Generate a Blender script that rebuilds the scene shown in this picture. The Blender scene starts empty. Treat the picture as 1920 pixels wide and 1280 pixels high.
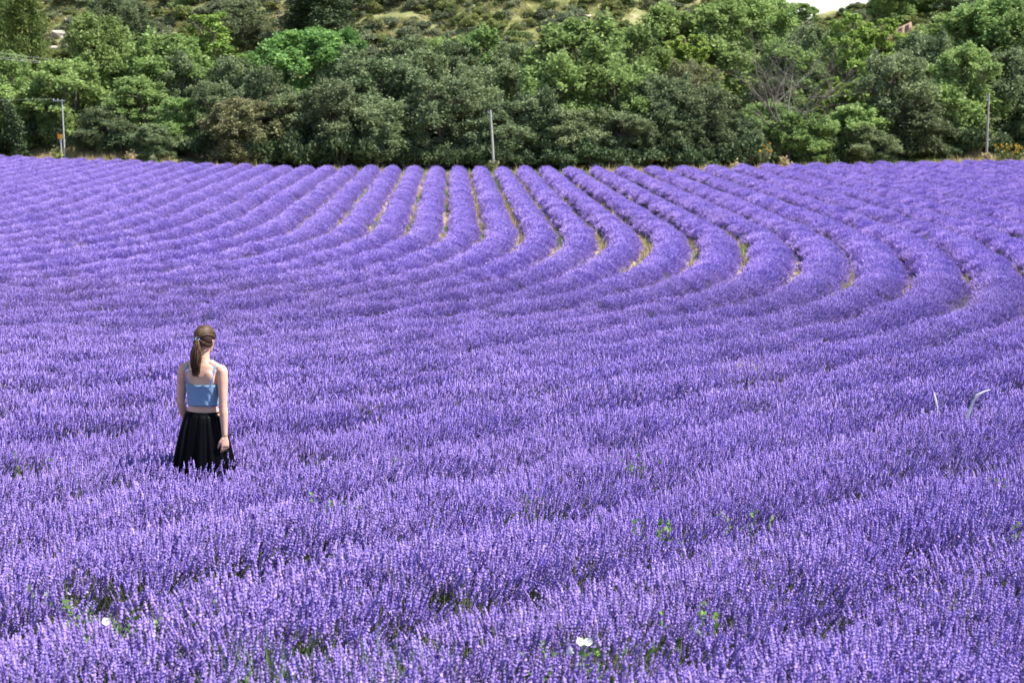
import bpy, bmesh, math, random
import numpy as np
from mathutils import Vector, Matrix
R = math.radians
SEED = 7
random.seed(SEED); rng = np.random.default_rng(SEED)
scene = bpy.context.scene

# ------------------------------------------------------------------ camera, sky, sun, exposure
CAM = Vector((0.0, 0.0, 5.96))
FPX = 3200.0                      # focal length in pixels of a 1920 wide picture
HORIZON = 162.0                   # picture row of the horizon
PITCH = math.atan((640 - HORIZON) / FPX)
cam_data = bpy.data.cameras.new('camera')
cam = bpy.data.objects.new('camera', cam_data)
scene.collection.objects.link(cam)
cam.location = CAM
cam.rotation_euler = (math.pi/2 - PITCH, 0, 0)
cam_data.sensor_width = 36.0
cam_data.lens = 36.0*FPX/1920
cam_data.clip_start = 0.1
cam_data.clip_end = 3000
cam_data.dof.use_dof = True
cam_data.dof.focus_distance = 16.0
cam_data.dof.aperture_fstop = 4.2
scene.camera = cam

SUN_AZ = R(91)                    # from +Y (view direction) towards +X
SUN_EL = R(56)
world = bpy.data.worlds.new('World'); scene.world = world
world.use_nodes = True
wn = world.node_tree
bg = wn.nodes['Background']
sky = wn.nodes.new('ShaderNodeTexSky')
sky.sky_type = 'NISHITA'; sky.sun_disc = False
sky.sun_elevation = SUN_EL; sky.sun_rotation = SUN_AZ
sky.air_density = 1.0; sky.dust_density = 0.4; sky.ozone_density = 1.0
wn.links.new(sky.outputs[0], bg.inputs[0])
bg.inputs[1].default_value = 0.085
sun_data = bpy.data.lights.new('sun', 'SUN')
sun_data.energy = 4.9; sun_data.angle = R(0.53); sun_data.color = (1.0, 0.95, 0.87)
sun = bpy.data.objects.new('sun', sun_data); scene.collection.objects.link(sun)
to_sun = Vector((math.sin(SUN_AZ)*math.cos(SUN_EL), math.cos(SUN_AZ)*math.cos(SUN_EL), math.sin(SUN_EL)))
sun.rotation_euler = to_sun.to_track_quat('Z', 'Y').to_euler()
vs = scene.view_settings
vs.view_transform = 'Standard'; vs.look = 'None'; vs.exposure = 1.50; vs.gamma = 1.0
scene.render.engine = 'CYCLES'
scene.cycles.max_bounces = 6; scene.cycles.diffuse_bounces = 3; scene.cycles.transmission_bounces = 3

# ------------------------------------------------------------------ helpers
def smooth(a, b, x):
    t = np.clip((np.asarray(x, float) - a)/(b - a), 0, 1)
    return t*t*(3 - 2*t)

_LAT = np.random.default_rng(3).random((256, 256))
def vnoise(x, y):
    x = np.asarray(x, float); y = np.asarray(y, float)
    xi = np.floor(x).astype(int); yi = np.floor(y).astype(int)
    fx = x - xi; fy = y - yi
    fx = fx*fx*(3-2*fx); fy = fy*fy*(3-2*fy)
    g = lambda i, j: _LAT[i % 256, j % 256]
    return (g(xi, yi)*(1-fx) + g(xi+1, yi)*fx)*(1-fy) + (g(xi, yi+1)*(1-fx) + g(xi+1, yi+1)*fx)*fy
def fbm(x, y, o=3):
    s = 0; a = 0.5
    for i in range(o):
        s = s + a*vnoise(np.asarray(x)*2**i + 17.3*i, np.asarray(y)*2**i + 5.1*i); a *= 0.5
    return s/(1 - 0.5**o)

def edge_y(X):                    # far border of the lavender field
    return np.interp(X, [-60, -42, -27, -15, 0, 12, 22, 38, 60], [142, 134, 124.5, 116, 114, 116, 120, 126, 130])

def ground_z(X, Y):
    X = np.asarray(X, float); Y = np.asarray(Y, float)
    near = 3.4 - 0.08*Y
    k = 0.35                      # smooth maximum of the near slope and the flat far field
    z = k*np.logaddexp(near/k, 0.0)
    z = np.where(Y < 8, z, z)
    # hillside behind the trees
    y0 = edge_y(X) + 17
    t = Y - y0
    h = 0.40*3.0*np.logaddexp(t/3.0, 0.0)
    crest = np.interp(X, [-80, -10, 12, 24, 34, 45, 80], [75, 60, 34, 13.0, 11.0, 15.0, 18])
    kk = 2.0
    h = -kk*np.logaddexp(-h/kk, -crest/kk)
    h = np.maximum(h, 0)
    bump = (fbm(X*0.13, Y*0.13) - 0.5)*smooth(0, 20, t)*2.6 + (fbm(X*0.5+9, Y*0.5) - 0.5)*smooth(0, 20, t)*0.7
    te = Y - edge_y(X)
    bank = 1.0*smooth(-16, -26, X)*smooth(0.5, 8, te) + 0.5*smooth(24, 33, X)*smooth(0.5, 8, te)
    return z + h + bump + bank

def ray(px, py):
    a = math.atan((py - HORIZON)/FPX)
    v = Vector(((px - 960)/FPX, 1.0, -(py - 640)/FPX))
    c, s = math.cos(-PITCH), math.sin(-PITCH)
    return Vector((v.x, v.y*c - v.z*s, v.y*s + v.z*c))
def at_depth(px, py, Y):          # point seen at a picture position, Y metres out
    d = ray(px, py); return CAM + d*(Y/d.y)
def on_ground(px, py, lift=0.0):
    d = ray(px, py); Y = 4.0
    while Y < 320:
        p = CAM + d*(Y/d.y)
        if p.z < float(ground_z(p.x, p.y)) + lift: return p
        Y += 0.05
    return p

def link(o, parent=None):
    scene.collection.objects.link(o)
    if parent is not None: o.parent = parent
    return o
def tag(o, label=None, cat=None, group=None, kind=None):
    if label: o['label'] = label
    if cat: o['category'] = cat
    if group: o['group'] = group
    if kind: o['kind'] = kind
    return o
def mesh_np(name, V, F, mats=(), mi=None, attrs=None, smooth_f=False):
    """F: list of (n,k) int arrays"""
    me = bpy.data.meshes.new(name)
    V = np.asarray(V, np.float32)
    if not isinstance(F, (list, tuple)): F = [F]
    F = [np.asarray(f, np.int32) for f in F if len(f)]
    me.vertices.add(len(V)); me.vertices.foreach_set('co', V.ravel())
    nl = sum(f.size for f in F); nf = sum(len(f) for f in F)
    me.loops.add(nl); me.polygons.add(nf)
    if nl:
        me.loops.foreach_set('vertex_index', np.concatenate([f.ravel() for f in F]))
        tot = np.concatenate([np.full(len(f), f.shape[1], np.int32) for f in F])
        st = np.concatenate([[0], np.cumsum(tot)[:-1]]).astype(np.int32)
        me.polygons.foreach_set('loop_start', st); me.polygons.foreach_set('loop_total', tot)
    for m in mats: me.materials.append(m)
    if mi is not None: me.polygons.foreach_set('material_index', np.asarray(mi, np.int32))
    if nf: me.polygons.foreach_set('use_smooth', np.full(nf, smooth_f, bool))
    for k, (typ, arr) in (attrs or {}).items():
        a = me.attributes.new(k, typ, 'POINT')
        a.data.foreach_set({'FLOAT': 'value', 'INT': 'value', 'FLOAT_VECTOR': 'vector'}[typ], np.ascontiguousarray(arr).ravel())
    me.update(calc_edges=True)
    return me
class MB:                          # collects shapes into one mesh
    def __init__(s): s.V = []; s.F = {}; s.n = 0
    def add(s, V, F, m=0):
        V = np.asarray(V, float)
        for f in F:
            s.F.setdefault((len(f), m), []).append([i + s.n for i in f])
        s.V.append(V); s.n += len(V)
    def tube(s, pts, rad, seg=8, m=0, cap=True):
        pts = [Vector(p) for p in pts]; n = len(pts)
        if not hasattr(rad, '__len__'): rad = [rad]*n
        V = []; prev = None
        for i, p in enumerate(pts):
            t = (pts[min(i+1, n-1)] - pts[max(i-1, 0)]).normalized()
            if prev is None:
                a = t.orthogonal().normalized()
            else:
                a = (prev - t*prev.dot(t))
                a = a.normalized() if a.length > 1e-6 else t.orthogonal().normalized()
            prev = a; b = t.cross(a)
            for j in range(seg):
                th = 2*math.pi*j/seg
                V.append(p + (a*math.cos(th) + b*math.sin(th))*rad[i])
        F = []
        for i in range(n-1):
            for j in range(seg):
                k = (j+1) % seg
                F.append((i*seg+j, i*seg+k, (i+1)*seg+k, (i+1)*seg+j))
        s.add(V, F, m)
        if cap:
            s.add(V[:seg], [tuple(range(seg))[::-1]], m); s.add(V[-seg:], [tuple(range(seg))], m)
    def loft(s, rings, m=0, cap=True):
        n = len(rings[0]); V = [p for r in rings for p in r]; F = []
        for i in range(len(rings)-1):
            for j in range(n):
                k = (j+1) % n
                F.append((i*n+j, i*n+k, (i+1)*n+k, (i+1)*n+j))
        if cap:
            F.append(tuple(range(n))[::-1]); F.append(tuple(range((len(rings)-1)*n, len(rings)*n)))
        s.add(V, F, m)
    def box(s, c, d, m=0):
        x, y, z = c; a, b, e = d[0]/2, d[1]/2, d[2]/2
        V = [(x+i*a, y+j*b, z+k*e) for i in (-1, 1) for j in (-1, 1) for k in (-1, 1)]
        s.add(V, [(0,1,3,2), (4,6,7,5), (0,4,5,1), (2,3,7,6), (0,2,6,4), (1,5,7,3)], m)
    def mesh(s, name, mats, smooth_f=False):
        V = np.concatenate(s.V); F = []; mi = []
        for (k, m), f in s.F.items(): F.append(np.array(f)); mi += [m]*len(f)
        return mesh_np(name, V, F, mats, mi, smooth_f=smooth_f)
    def build(s, name, mats, parent=None, smooth_f=False):
        if not isinstance(mats, (list, tuple)): mats = [mats]
        return link(bpy.data.objects.new(name, s.mesh(name, mats, smooth_f)), parent)

# ------------------------------------------------------------------ materials
def new_mat(name):
    m = bpy.data.materials.new(name); m.use_nodes = True
    nt = m.node_tree; nt.nodes.clear()
    out = nt.nodes.new('ShaderNodeOutputMaterial')
    return m, nt, out
def node(nt, typ, **kw):
    n = nt.nodes.new(typ)
    for k, v in kw.items():
        if isinstance(k, str) and hasattr(n, k): setattr(n, k, v)
    return n
def ramp(nt, fac, stops):
    r = nt.nodes.new('ShaderNodeValToRGB')
    e = r.color_ramp.elements
    while len(e) < len(stops): e.new(0.5)
    for i, (p, c) in enumerate(stops):
        e[i].position = p; e[i].color = (*c, 1)
    nt.links.new(fac, r.inputs[0]); return r.outputs[0]
def noise(nt, scale, coord=None, detail=4, rough=0.6):
    n = nt.nodes.new('ShaderNodeTexNoise'); n.inputs['Scale'].default_value = scale
    n.inputs['Detail'].default_value = detail; n.inputs['Roughness'].default_value = rough
    if coord is not None: nt.links.new(coord, n.inputs['Vector'])
    return n.outputs['Fac']
def mixc(nt, fac, a, b, mode='MIX'):
    m = nt.nodes.new('ShaderNodeMix'); m.data_type = 'RGBA'; m.blend_type = mode
    for sock, v in ((m.inputs[0], fac), (m.inputs[6], a), (m.inputs[7], b)):
        if isinstance(v, bpy.types.NodeSocket): nt.links.new(v, sock)
        elif isinstance(v, (int, float)): sock.default_value = v
        else: sock.default_value = (*v, 1)
    return m.outputs[2]
def maprange(nt, v, a, b, c, d):
    m = nt.nodes.new('ShaderNodeMapRange'); nt.links.new(v, m.inputs[0])
    for i, x in enumerate((a, b, c, d)): m.inputs[1+i].default_value = x
    return m.outputs[0]
def position(nt): return nt.nodes.new('ShaderNodeNewGeometry').outputs['Position']
def objcoord(nt): return nt.nodes.new('ShaderNodeTexCoord').outputs['Object']
def attr(nt, name):
    a = nt.nodes.new('ShaderNodeAttribute'); a.attribute_name = name; return a.outputs['Fac']
def surf(nt, out, col, rough=0.8, transl=0.0, spec=0.3, bump=None, sheen=0.0):
    p = nt.nodes.new('ShaderNodeBsdfPrincipled')
    if isinstance(col, bpy.types.NodeSocket): nt.links.new(col, p.inputs['Base Color'])
    else: p.inputs['Base Color'].default_value = (*col, 1)
    p.inputs['Roughness'].default_value = rough
    p.inputs['Specular IOR Level'].default_value = spec
    if sheen: p.inputs['Sheen Weight'].default_value = sheen
    if bump is not None:
        b = nt.nodes.new('ShaderNodeBump'); b.inputs['Strength'].default_value = bump[1]; b.inputs['Distance'].default_value = bump[2]
        nt.links.new(bump[0], b.inputs['Height']); nt.links.new(b.outputs[0], p.inputs['Normal'])
    if transl:
        t = nt.nodes.new('ShaderNodeBsdfTranslucent')
        if isinstance(col, bpy.types.NodeSocket): nt.links.new(col, t.inputs[0])
        else: t.inputs[0].default_value = (*col, 1)
        mx = nt.nodes.new('ShaderNodeMixShader'); mx.inputs[0].default_value = transl
        nt.links.new(p.outputs[0], mx.inputs[1]); nt.links.new(t.outputs[0], mx.inputs[2])
        nt.links.new(mx.outputs[0], out.inputs[0])
    else: nt.links.new(p.outputs[0], out.inputs[0])
    return p
def plain(name, a, b=None, scale=8, rough=0.8, transl=0.0, spec=0.3, bump=0.0, bdist=0.01, world_space=False):
    m, nt, out = new_mat(name)
    co = position(nt) if world_space else objcoord(nt)
    f = noise(nt, scale, co)
    col = mixc(nt, maprange(nt, f, 0.3, 0.7, 0, 1), a, b or tuple(x*0.7 for x in a))
    surf(nt, out, col, rough, transl, spec, (f, bump, bdist) if bump else None)
    return m
def leaf_mat(name, a, b, transl=0.35, var=0.22, rough=0.6, spec=0.2):
    """a, b: two leaf colours of the kind, mixed leaf by leaf and clump by clump"""
    m, nt, out = new_mat(name)
    f1 = noise(nt, 1.1, position(nt), 3)
    ch = attr(nt, 'tone')
    add = node(nt, 'ShaderNodeMath', operation='MULTIPLY_ADD'); nt.links.new(f1, add.inputs[0])
    add.inputs[1].default_value = 1.3; add.inputs[2].default_value = -0.65
    add2 = node(nt, 'ShaderNodeMath', operation='ADD'); nt.links.new(add.outputs[0], add2.inputs[0]); nt.links.new(ch, add2.inputs[1]); add2.use_clamp = True
    col = mixc(nt, add2.outputs[0], a, b)
    oi = nt.nodes.new('ShaderNodeObjectInfo')
    hs = nt.nodes.new('ShaderNodeHueSaturation')
    nt.links.new(maprange(nt, oi.outputs['Random'], 0, 1, 1-var, 1+var), hs.inputs['Value'])
    sep = node(nt, 'ShaderNodeMath', operation='FRACT')
    mul = node(nt, 'ShaderNodeMath', operation='MULTIPLY'); nt.links.new(oi.outputs['Random'], mul.inputs[0]); mul.inputs[1].default_value = 7.31
    nt.links.new(mul.outputs[0], sep.inputs[0])
    nt.links.new(maprange(nt, sep.outputs[0], 0, 1, 0.49, 0.51), hs.inputs['Hue'])
    nt.links.new(col, hs.inputs['Color'])
    surf(nt, out, hs.outputs[0], rough, transl, spec)
    return m

# lavender flower: calyx violet in the whorl recesses, paler corolla on the outer tips; patches differ a little in ripeness
def lavender_mat():
    m, nt, out = new_mat('lavender_flower')
    t = attr(nt, 'tone')
    col = mixc(nt, t, (0.186, 0.115, 0.39), (0.485, 0.355, 0.83))
    f = noise(nt, 0.45, position(nt), 4)
    col = mixc(nt, maprange(nt, f, 0.35, 0.7, 0.0, 0.55), col, mixc(nt, t, (0.232, 0.147, 0.385), (0.53, 0.39, 0.81)))
    g = noise(nt, 16.0, position(nt), 1)
    hs = nt.nodes.new('ShaderNodeHueSaturation'); nt.links.new(col, hs.inputs['Color'])
    nt.links.new(maprange(nt, g, 0.3, 0.7, 0.68, 1.24), hs.inputs['Value'])
    surf(nt, out, hs.outputs[0], 0.75, 0.28, 0.12)
    return m
M = {}
M['flower'] = lavender_mat()
M['stem'] = plain('lavender_stem', (0.13, 0.17, 0.075), (0.17, 0.17, 0.10), 20, transl=0.2, world_space=True)
M['lav_leaf'] = plain('lavender_leaf', (0.10, 0.14, 0.06), (0.14, 0.17, 0.10), 20, transl=0.25, world_space=True)
def mound_mat():
    m, nt, out = new_mat('lavender_foliage')
    p = position(nt); f = noise(nt, 14, p, 5); g = noise(nt, 60, p, 2)
    col = mixc(nt, maprange(nt, f, 0.35, 0.65, 0, 1), (0.08, 0.09, 0.06), (0.17, 0.125, 0.28))
    surf(nt, out, col, 0.95, 0, 0.1, (g, 1.0, 0.05))
    return m
M['mound'] = mound_mat()
def ground_mat():
    m, nt, out = new_mat('ground')
    p = position(nt)
    soil = mixc(nt, maprange(nt, noise(nt, 1.3, p, 6), 0.35, 0.65, 0, 1), (0.26, 0.195, 0.125), (0.36, 0.29, 0.195))
    soil = mixc(nt, maprange(nt, noise(nt, 9, p, 5), 0.45, 0.75, 0, 0.7), soil, (0.30, 0.25, 0.13))
    verge = mixc(nt, maprange(nt, noise(nt, 0.6, p, 5), 0.38, 0.62, 0, 1), (0.46, 0.36, 0.19), (0.24, 0.25, 0.09))
    hill = ramp(nt, noise(nt, 0.32, p, 7, 0.65), [(0.30, (0.09, 0.11, 0.045)), (0.44, (0.15, 0.165, 0.065)), (0.56, (0.19, 0.185, 0.08)), (0.66, (0.30, 0.26, 0.16)), (0.78, (0.40, 0.33, 0.26))])
    z = attr(nt, 'zone')
    c = mixc(nt, maprange(nt, z, 0, 1, 0, 1), soil, verge)
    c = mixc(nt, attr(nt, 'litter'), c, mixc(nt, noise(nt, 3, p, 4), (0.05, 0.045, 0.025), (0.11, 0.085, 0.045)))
    c = mixc(nt, maprange(nt, z, 1, 2, 0, 1), c, hill)
    surf(nt, out, c, 0.95, 0, 0.1, (noise(nt, 6, p, 6), 0.8, 0.08))
    return m
M['ground'] = ground_mat()
M['bark'] = plain('bark', (0.11, 0.085, 0.065), (0.20, 0.17, 0.14), 6, bump=0.6, bdist=0.03)
M['dead_bark'] = plain('dead_bark', (0.10, 0.082, 0.072), (0.20, 0.175, 0.16), 5, bump=0.6, bdist=0.03)
M['pine_bark'] = plain('pine_bark', (0.20, 0.10, 0.065), (0.12, 0.075, 0.055), 6, bump=0.6, bdist=0.03)
M['oak'] = leaf_mat('oak_leaf', (0.16, 0.24, 0.072), (0.305, 0.41, 0.14))
M['lime'] = leaf_mat('pale_leaf', (0.144, 0.228, 0.042), (0.312, 0.408, 0.102))
M['maple'] = leaf_mat('maple_leaf', (0.1, 0.2, 0.055), (0.215, 0.37, 0.11))
M['holm'] = leaf_mat('holm_leaf', (0.095, 0.132, 0.06), (0.23, 0.28, 0.14), 0.25)
M['olive'] = leaf_mat('khaki_leaf', (0.105, 0.115, 0.052), (0.29, 0.295, 0.145), 0.25, 0.05)
M['pine'] = leaf_mat('pine_needle', (0.078, 0.124, 0.029), (0.169, 0.221, 0.058), 0.2)
M['darkpine'] = leaf_mat('dark_needle', (0.034, 0.058, 0.029), (0.085, 0.117, 0.046), 0.12)
M['scrub_grey'] = leaf_mat('scrub_grey_leaf', (0.12, 0.145, 0.08), (0.25, 0.27, 0.16), 0.15)
M['scrub_green'] = leaf_mat('scrub_green_leaf', (0.085, 0.12, 0.042), (0.19, 0.225, 0.08), 0.2)
M['scrub_yellow'] = leaf_mat('scrub_yellow_leaf', (0.13, 0.16, 0.05), (0.28, 0.3, 0.1), 0.25)
M['scrub_shade'] = leaf_mat('undergrowth_shade_leaf', (0.045, 0.072, 0.032), (0.105, 0.145, 0.062), 0.15)  # leaf colour darkened to paint the deep shade at the trees' foot
M['dry_grass'] = leaf_mat('dry_grass_blade', (0.36, 0.29, 0.15), (0.52, 0.44, 0.27), 0.35)
M['green_grass'] = leaf_mat('green_grass_blade', (0.12, 0.20, 0.035), (0.24, 0.32, 0.08), 0.4)
M['hill_grass'] = leaf_mat('hill_grass_blade', (0.19, 0.2, 0.075), (0.36, 0.34, 0.15), 0.3)
M['weed'] = leaf_mat('weed_leaf', (0.09, 0.19, 0.03), (0.20, 0.34, 0.07), 0.4)
M['yellow_flower'] = plain('yellow_flower', (0.46, 0.31, 0.03), (0.38, 0.24, 0.02), 30)
M['white_petal'] = plain('white_petal', (0.82, 0.82, 0.80), (0.75, 0.74, 0.72), 30, transl=0.25)
M['white_stalk'] = plain('white_stalk', (0.84, 0.83, 0.80), (0.76, 0.74, 0.70), 40, transl=0.45)
M['rock'] = plain('pale_rock', (0.42, 0.36, 0.30), (0.30, 0.26, 0.22), 2.0, bump=0.8, bdist=0.1)
M['red_rock'] = plain('red_rock', (0.34, 0.19, 0.13), (0.30, 0.22, 0.17), 1.5, bump=0.8, bdist=0.1)
M['pole_grey'] = plain('grey_pole', (0.42, 0.42, 0.41), (0.30, 0.29, 0.28), 3, rough=0.7)
M['pole_wood'] = plain('wood_pole', (0.34, 0.30, 0.28), (0.24, 0.21, 0.19), 4, rough=0.85)
M['metal'] = plain('galvanised_metal', (0.48, 0.49, 0.50), (0.38, 0.39, 0.40), 8, rough=0.4)
M['orange'] = plain('orange_plate', (0.80, 0.32, 0.02), (0.72, 0.27, 0.02), 6, rough=0.45)
M['wire'] = plain('wire', (0.36, 0.36, 0.36), (0.28, 0.28, 0.28), 3, rough=0.5)

# ------------------------------------------------------------------ the ground
def build_ground():
    ys = np.concatenate([np.arange(-40, 4, 4), np.arange(4, 134, 1.0), np.arange(134, 240, 0.9), np.arange(240, 420, 6), np.arange(420, 2001, 120)])
    xs = np.concatenate([np.arange(-1200, -120, 90), np.arange(-120, -62, 4), np.arange(-62, 62, 1.0), np.arange(62, 120, 4), np.arange(120, 1201, 90)])
    X, Y = np.meshgrid(xs, ys)
    Z = ground_z(X, np.minimum(Y, 260))
    Z = np.where(Y > 260, Z + (Y-260)*0.0, Z)
    e = edge_y(X)
    zone = smooth(-0.2, 0.8, Y - e) + smooth(19, 24, Y - e)
    pxg = 960 + X/np.maximum(Y, 1)*FPX
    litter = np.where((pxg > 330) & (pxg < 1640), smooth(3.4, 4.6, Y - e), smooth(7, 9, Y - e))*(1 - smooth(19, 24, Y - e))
    V = np.stack([X, Y, Z], -1).reshape(-1, 3)
    nx = len(xs); ny = len(ys)
    i, j = np.meshgrid(np.arange(nx-1), np.arange(ny-1))
    a = (j*nx + i).ravel()
    F = np.stack([a, a+1, a+1+nx, a+nx], -1)
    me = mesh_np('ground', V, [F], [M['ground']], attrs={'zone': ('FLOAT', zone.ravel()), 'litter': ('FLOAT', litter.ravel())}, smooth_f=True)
    o = link(bpy.data.objects.new('ground', me)); tag(o, 'sandy field soil running into a dry grassy hillside', None, None, 'structure')
build_ground()

# ------------------------------------------------------------------ small plant pieces used for scattering
def proto(me):                     # a mesh that only serves as source for scattering, never linked to the scene
    return bpy.data.objects.new(me.name, me)
def rand_dir(n):
    v = rng.normal(size=(n, 3)); return v/np.linalg.norm(v, axis=1, keepdims=True)

def spike_tuft(name, n, spread, lod):
    V = []; F3 = []; F4 = []; mi3 = []; mi4 = []; tone = []; nv = 0
    def tube_rings(P, A, B, rads, seg, star, tn, mat):
        nonlocal nv
        base = nv
        for k, (p, r) in enumerate(zip(P, rads)):
            for j in range(seg):
                th = 2*math.pi*(j + (k % 2)*0.5*star)/seg
                rr = r*(1 + star*0.55*(rng.random() - 0.5)*2)
                V.append(p + (A*math.cos(th) + B*math.sin(th))*rr); tone.append(tn[k]*(0.78 + 0.44*rng.random()))
        for k in range(len(P)-1):
            for j in range(seg):
                q = (j+1) % seg
                F4.append((base+k*seg+j, base+k*seg+q, base+(k+1)*seg+q, base+(k+1)*seg+j)); mi4.append(mat)
        nv += len(P)*seg
    for s in range(n):
        r = spread*math.sqrt(rng.random()); a = rng.random()*2*math.pi
        b = np.array([r*math.cos(a), r*math.sin(a), 0.0])
        lean = np.array([math.cos(a), math.sin(a), 0])*rng.random()*0.40*(r/spread) + rng.normal(size=3)*0.19
        d = np.array([0, 0, 1.0]) + lean; d /= np.linalg.norm(d)
        L = 0.12 + 0.14*rng.random(); sl = 0.040 + 0.032*rng.random(); w = (0.0060 + 0.0024*rng.random())
        A = np.cross(d, [1, 0.3, 0]); A /= np.linalg.norm(A); B = np.cross(d, A)
        bright = 0.18 + 0.82*rng.random()
        if lod <= 1:
            tube_rings([b, b + d*(L + sl*0.3)], A, B, [0.0016, 0.0014], 3, 0, [0.3, 0.3], 1)
        if lod == 0:
            K = int(3 + sl*30); P = []; rads = []; tn = []
            for k in range(K):
                z = L + sl*k/(K-1)*0.95; env = (1 - 0.55*(k/(K-1))**2)*w
                for dz, q, t in ((-0.35, 0.62, 0.55), (0.05, 1.0, 0.85), (0.4, 0.8, 1.0)):
                    P.append(b + d*(z + dz*sl/K)); rads.append(env*q*(0.9 + 0.3*rng.random())); tn.append(t*bright)
            P.append(b + d*(L + sl*1.06)); rads.append(0.0012); tn.append(0.5)
            tube_rings(P, A, B, rads, 6, 1.0, tn, 0)
            if rng.random() < 0.35:                # a separate lower whorl
                z = L - 0.02
                tube_rings([b+d*(z-0.005), b+d*z, b+d*(z+0.006)], A, B, [0.003, w*0.8, 0.003], 6, 1.0, [0.2, 0.8*bright, 0.3], 0)
        elif lod == 1:
            w *= 1.15
            P = [b + d*(L + sl*q) for q in (-0.05, 0.2, 0.45, 0.7, 1.05)]
            tube_rings(P, A, B, [0.003, w, w*0.8, w*0.9, 0.001], 4, 0.8, [0.3*bright, 0.85*bright, 0.7*bright, 1.0*bright, 0.9*bright], 0)
        else:
            w *= 1.25; sl *= 0.85
            P = [b + d*(L - 0.05), b + d*(L + sl*0.4), b + d*(L + sl)]
            tube_rings(P, A, B, [0.002, w, 0.002], 3, 0.5, [0.28 + 0.15*bright, 0.55 + 0.38*bright, 0.68 + 0.30*bright], 0)  # far tones painted paler, as only sunlit tips show at grazing angles
    if lod == 0:                                     # narrow grey green leaves low in the tuft
        for s in range(14):
            a = rng.random()*2*math.pi; r = spread*rng.random()
            b = np.array([r*math.cos(a), r*math.sin(a), 0.0]); d = np.array([math.cos(a)*0.5, math.sin(a)*0.5, 1.0]) + rng.normal(size=3)*0.25
            d /= np.linalg.norm(d); side = np.cross(d, rng.normal(size=3)); side /= np.linalg.norm(side); L = 0.07 + 0.08*rng.random()
            for p in (b - side*0.002, b + d*L*0.5 - side*0.0035, b + d*L, b + d*L*0.5 + side*0.0035):
                V.append(p); tone.append(0.5)
            F4.append((nv, nv+1, nv+2, nv+3)); mi4.append(2); nv += 4
    me = mesh_np(name, np.array(V), [np.array(F4)], [M['flower'], M['stem'], M['lav_leaf']], mi4, {'tone': ('FLOAT', np.clip(tone, 0, 1))})
    return proto(me)
def blade_tuft(name, n, spread, h, mat, width=0.012, lean=0.35):
    V = []; F = []; tone = []
    for s in range(n):
        a = rng.random()*2*math.pi; r = spread*math.sqrt(rng.random())
        b = np.array([r*math.cos(a), r*math.sin(a), -0.02]); hh = h*(0.5 + 0.7*rng.random())
        d = np.array([0, 0, 1.0]) + np.array([math.cos(a), math.sin(a), 0])*lean*rng.random() + rng.normal(size=3)*0.12
        side = np.cross(d, rng.normal(size=3)); side /= np.linalg.norm(side)
        k = len(V); mid = b + d*hh*0.55; tip = b + d*hh + np.array([math.cos(a), math.sin(a), -0.3])*hh*0.25*rng.random()
        V += [b - side*width, b + side*width, mid + side*width*0.8, mid - side*width*0.8, tip]
        t = rng.random(); tone += [t]*5
        F += [(k, k+1, k+2, k+3)]; F.append((k+3, k+2, k+4, k+4))
    quads = np.array([f for f in F if f[2] != f[3]]); tris = np.array([f[:3] for f in F if f[2] == f[3]])
    return proto(mesh_np(name, np.array(V), [quads, tris], [mat], attrs={'tone': ('FLOAT', np.array(tone))}))

TUFTS = [spike_tuft('lavender_tuft', 27, 0.125, 0) for _ in range(6)] + [spike_tuft('lavender_tuft_mid', 34, 0.15, 1) for _ in range(4)] + [spike_tuft('lavender_tuft_far', 84, 0.20, 2) for _ in range(4)]
def scatter_group(name, protos):
    ng = bpy.data.node_groups.new(name, 'GeometryNodeTree')
    ng.interface.new_socket('Geometry', in_out='INPUT', socket_type='NodeSocketGeometry')
    ng.interface.new_socket('Geometry', in_out='OUTPUT', socket_type='NodeSocketGeometry')
    N = ng.nodes; L = ng.links
    gi = N.new('NodeGroupInput'); go = N.new('NodeGroupOutput'); join = N.new('GeometryNodeJoinGeometry')
    def named(nm, t):
        n = N.new('GeometryNodeInputNamedAttribute'); n.data_type = t; n.inputs[0].default_value = nm
        return [s for s in n.outputs if s.enabled and s.name == 'Attribute'][0]
    var = named('var', 'INT'); rot = named('rot', 'FLOAT_VECTOR'); scl = named('scl', 'FLOAT')
    for i, p in enumerate(protos):
        oi = N.new('GeometryNodeObjectInfo'); oi.inputs['Object'].default_value = p; oi.transform_space = 'ORIGINAL'
        cmp = N.new('FunctionNodeCompare'); cmp.data_type = 'INT'; cmp.operation = 'EQUAL'
        ins = [s for s in cmp.inputs if s.enabled]
        L.new(var, ins[0]); ins[1].default_value = i
        ip = N.new('GeometryNodeInstanceOnPoints')
        L.new(gi.outputs[0], ip.inputs['Points']); L.new(oi.outputs['Geometry'], ip.inputs['Instance'])
        L.new(cmp.outputs[0], ip.inputs['Selection']); L.new(rot, ip.inputs['Rotation']); L.new(scl, ip.inputs['Scale'])
        L.new(ip.outputs[0], join.inputs[0])
    L.new(join.outputs[0], go.inputs[0])
    return ng
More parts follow.
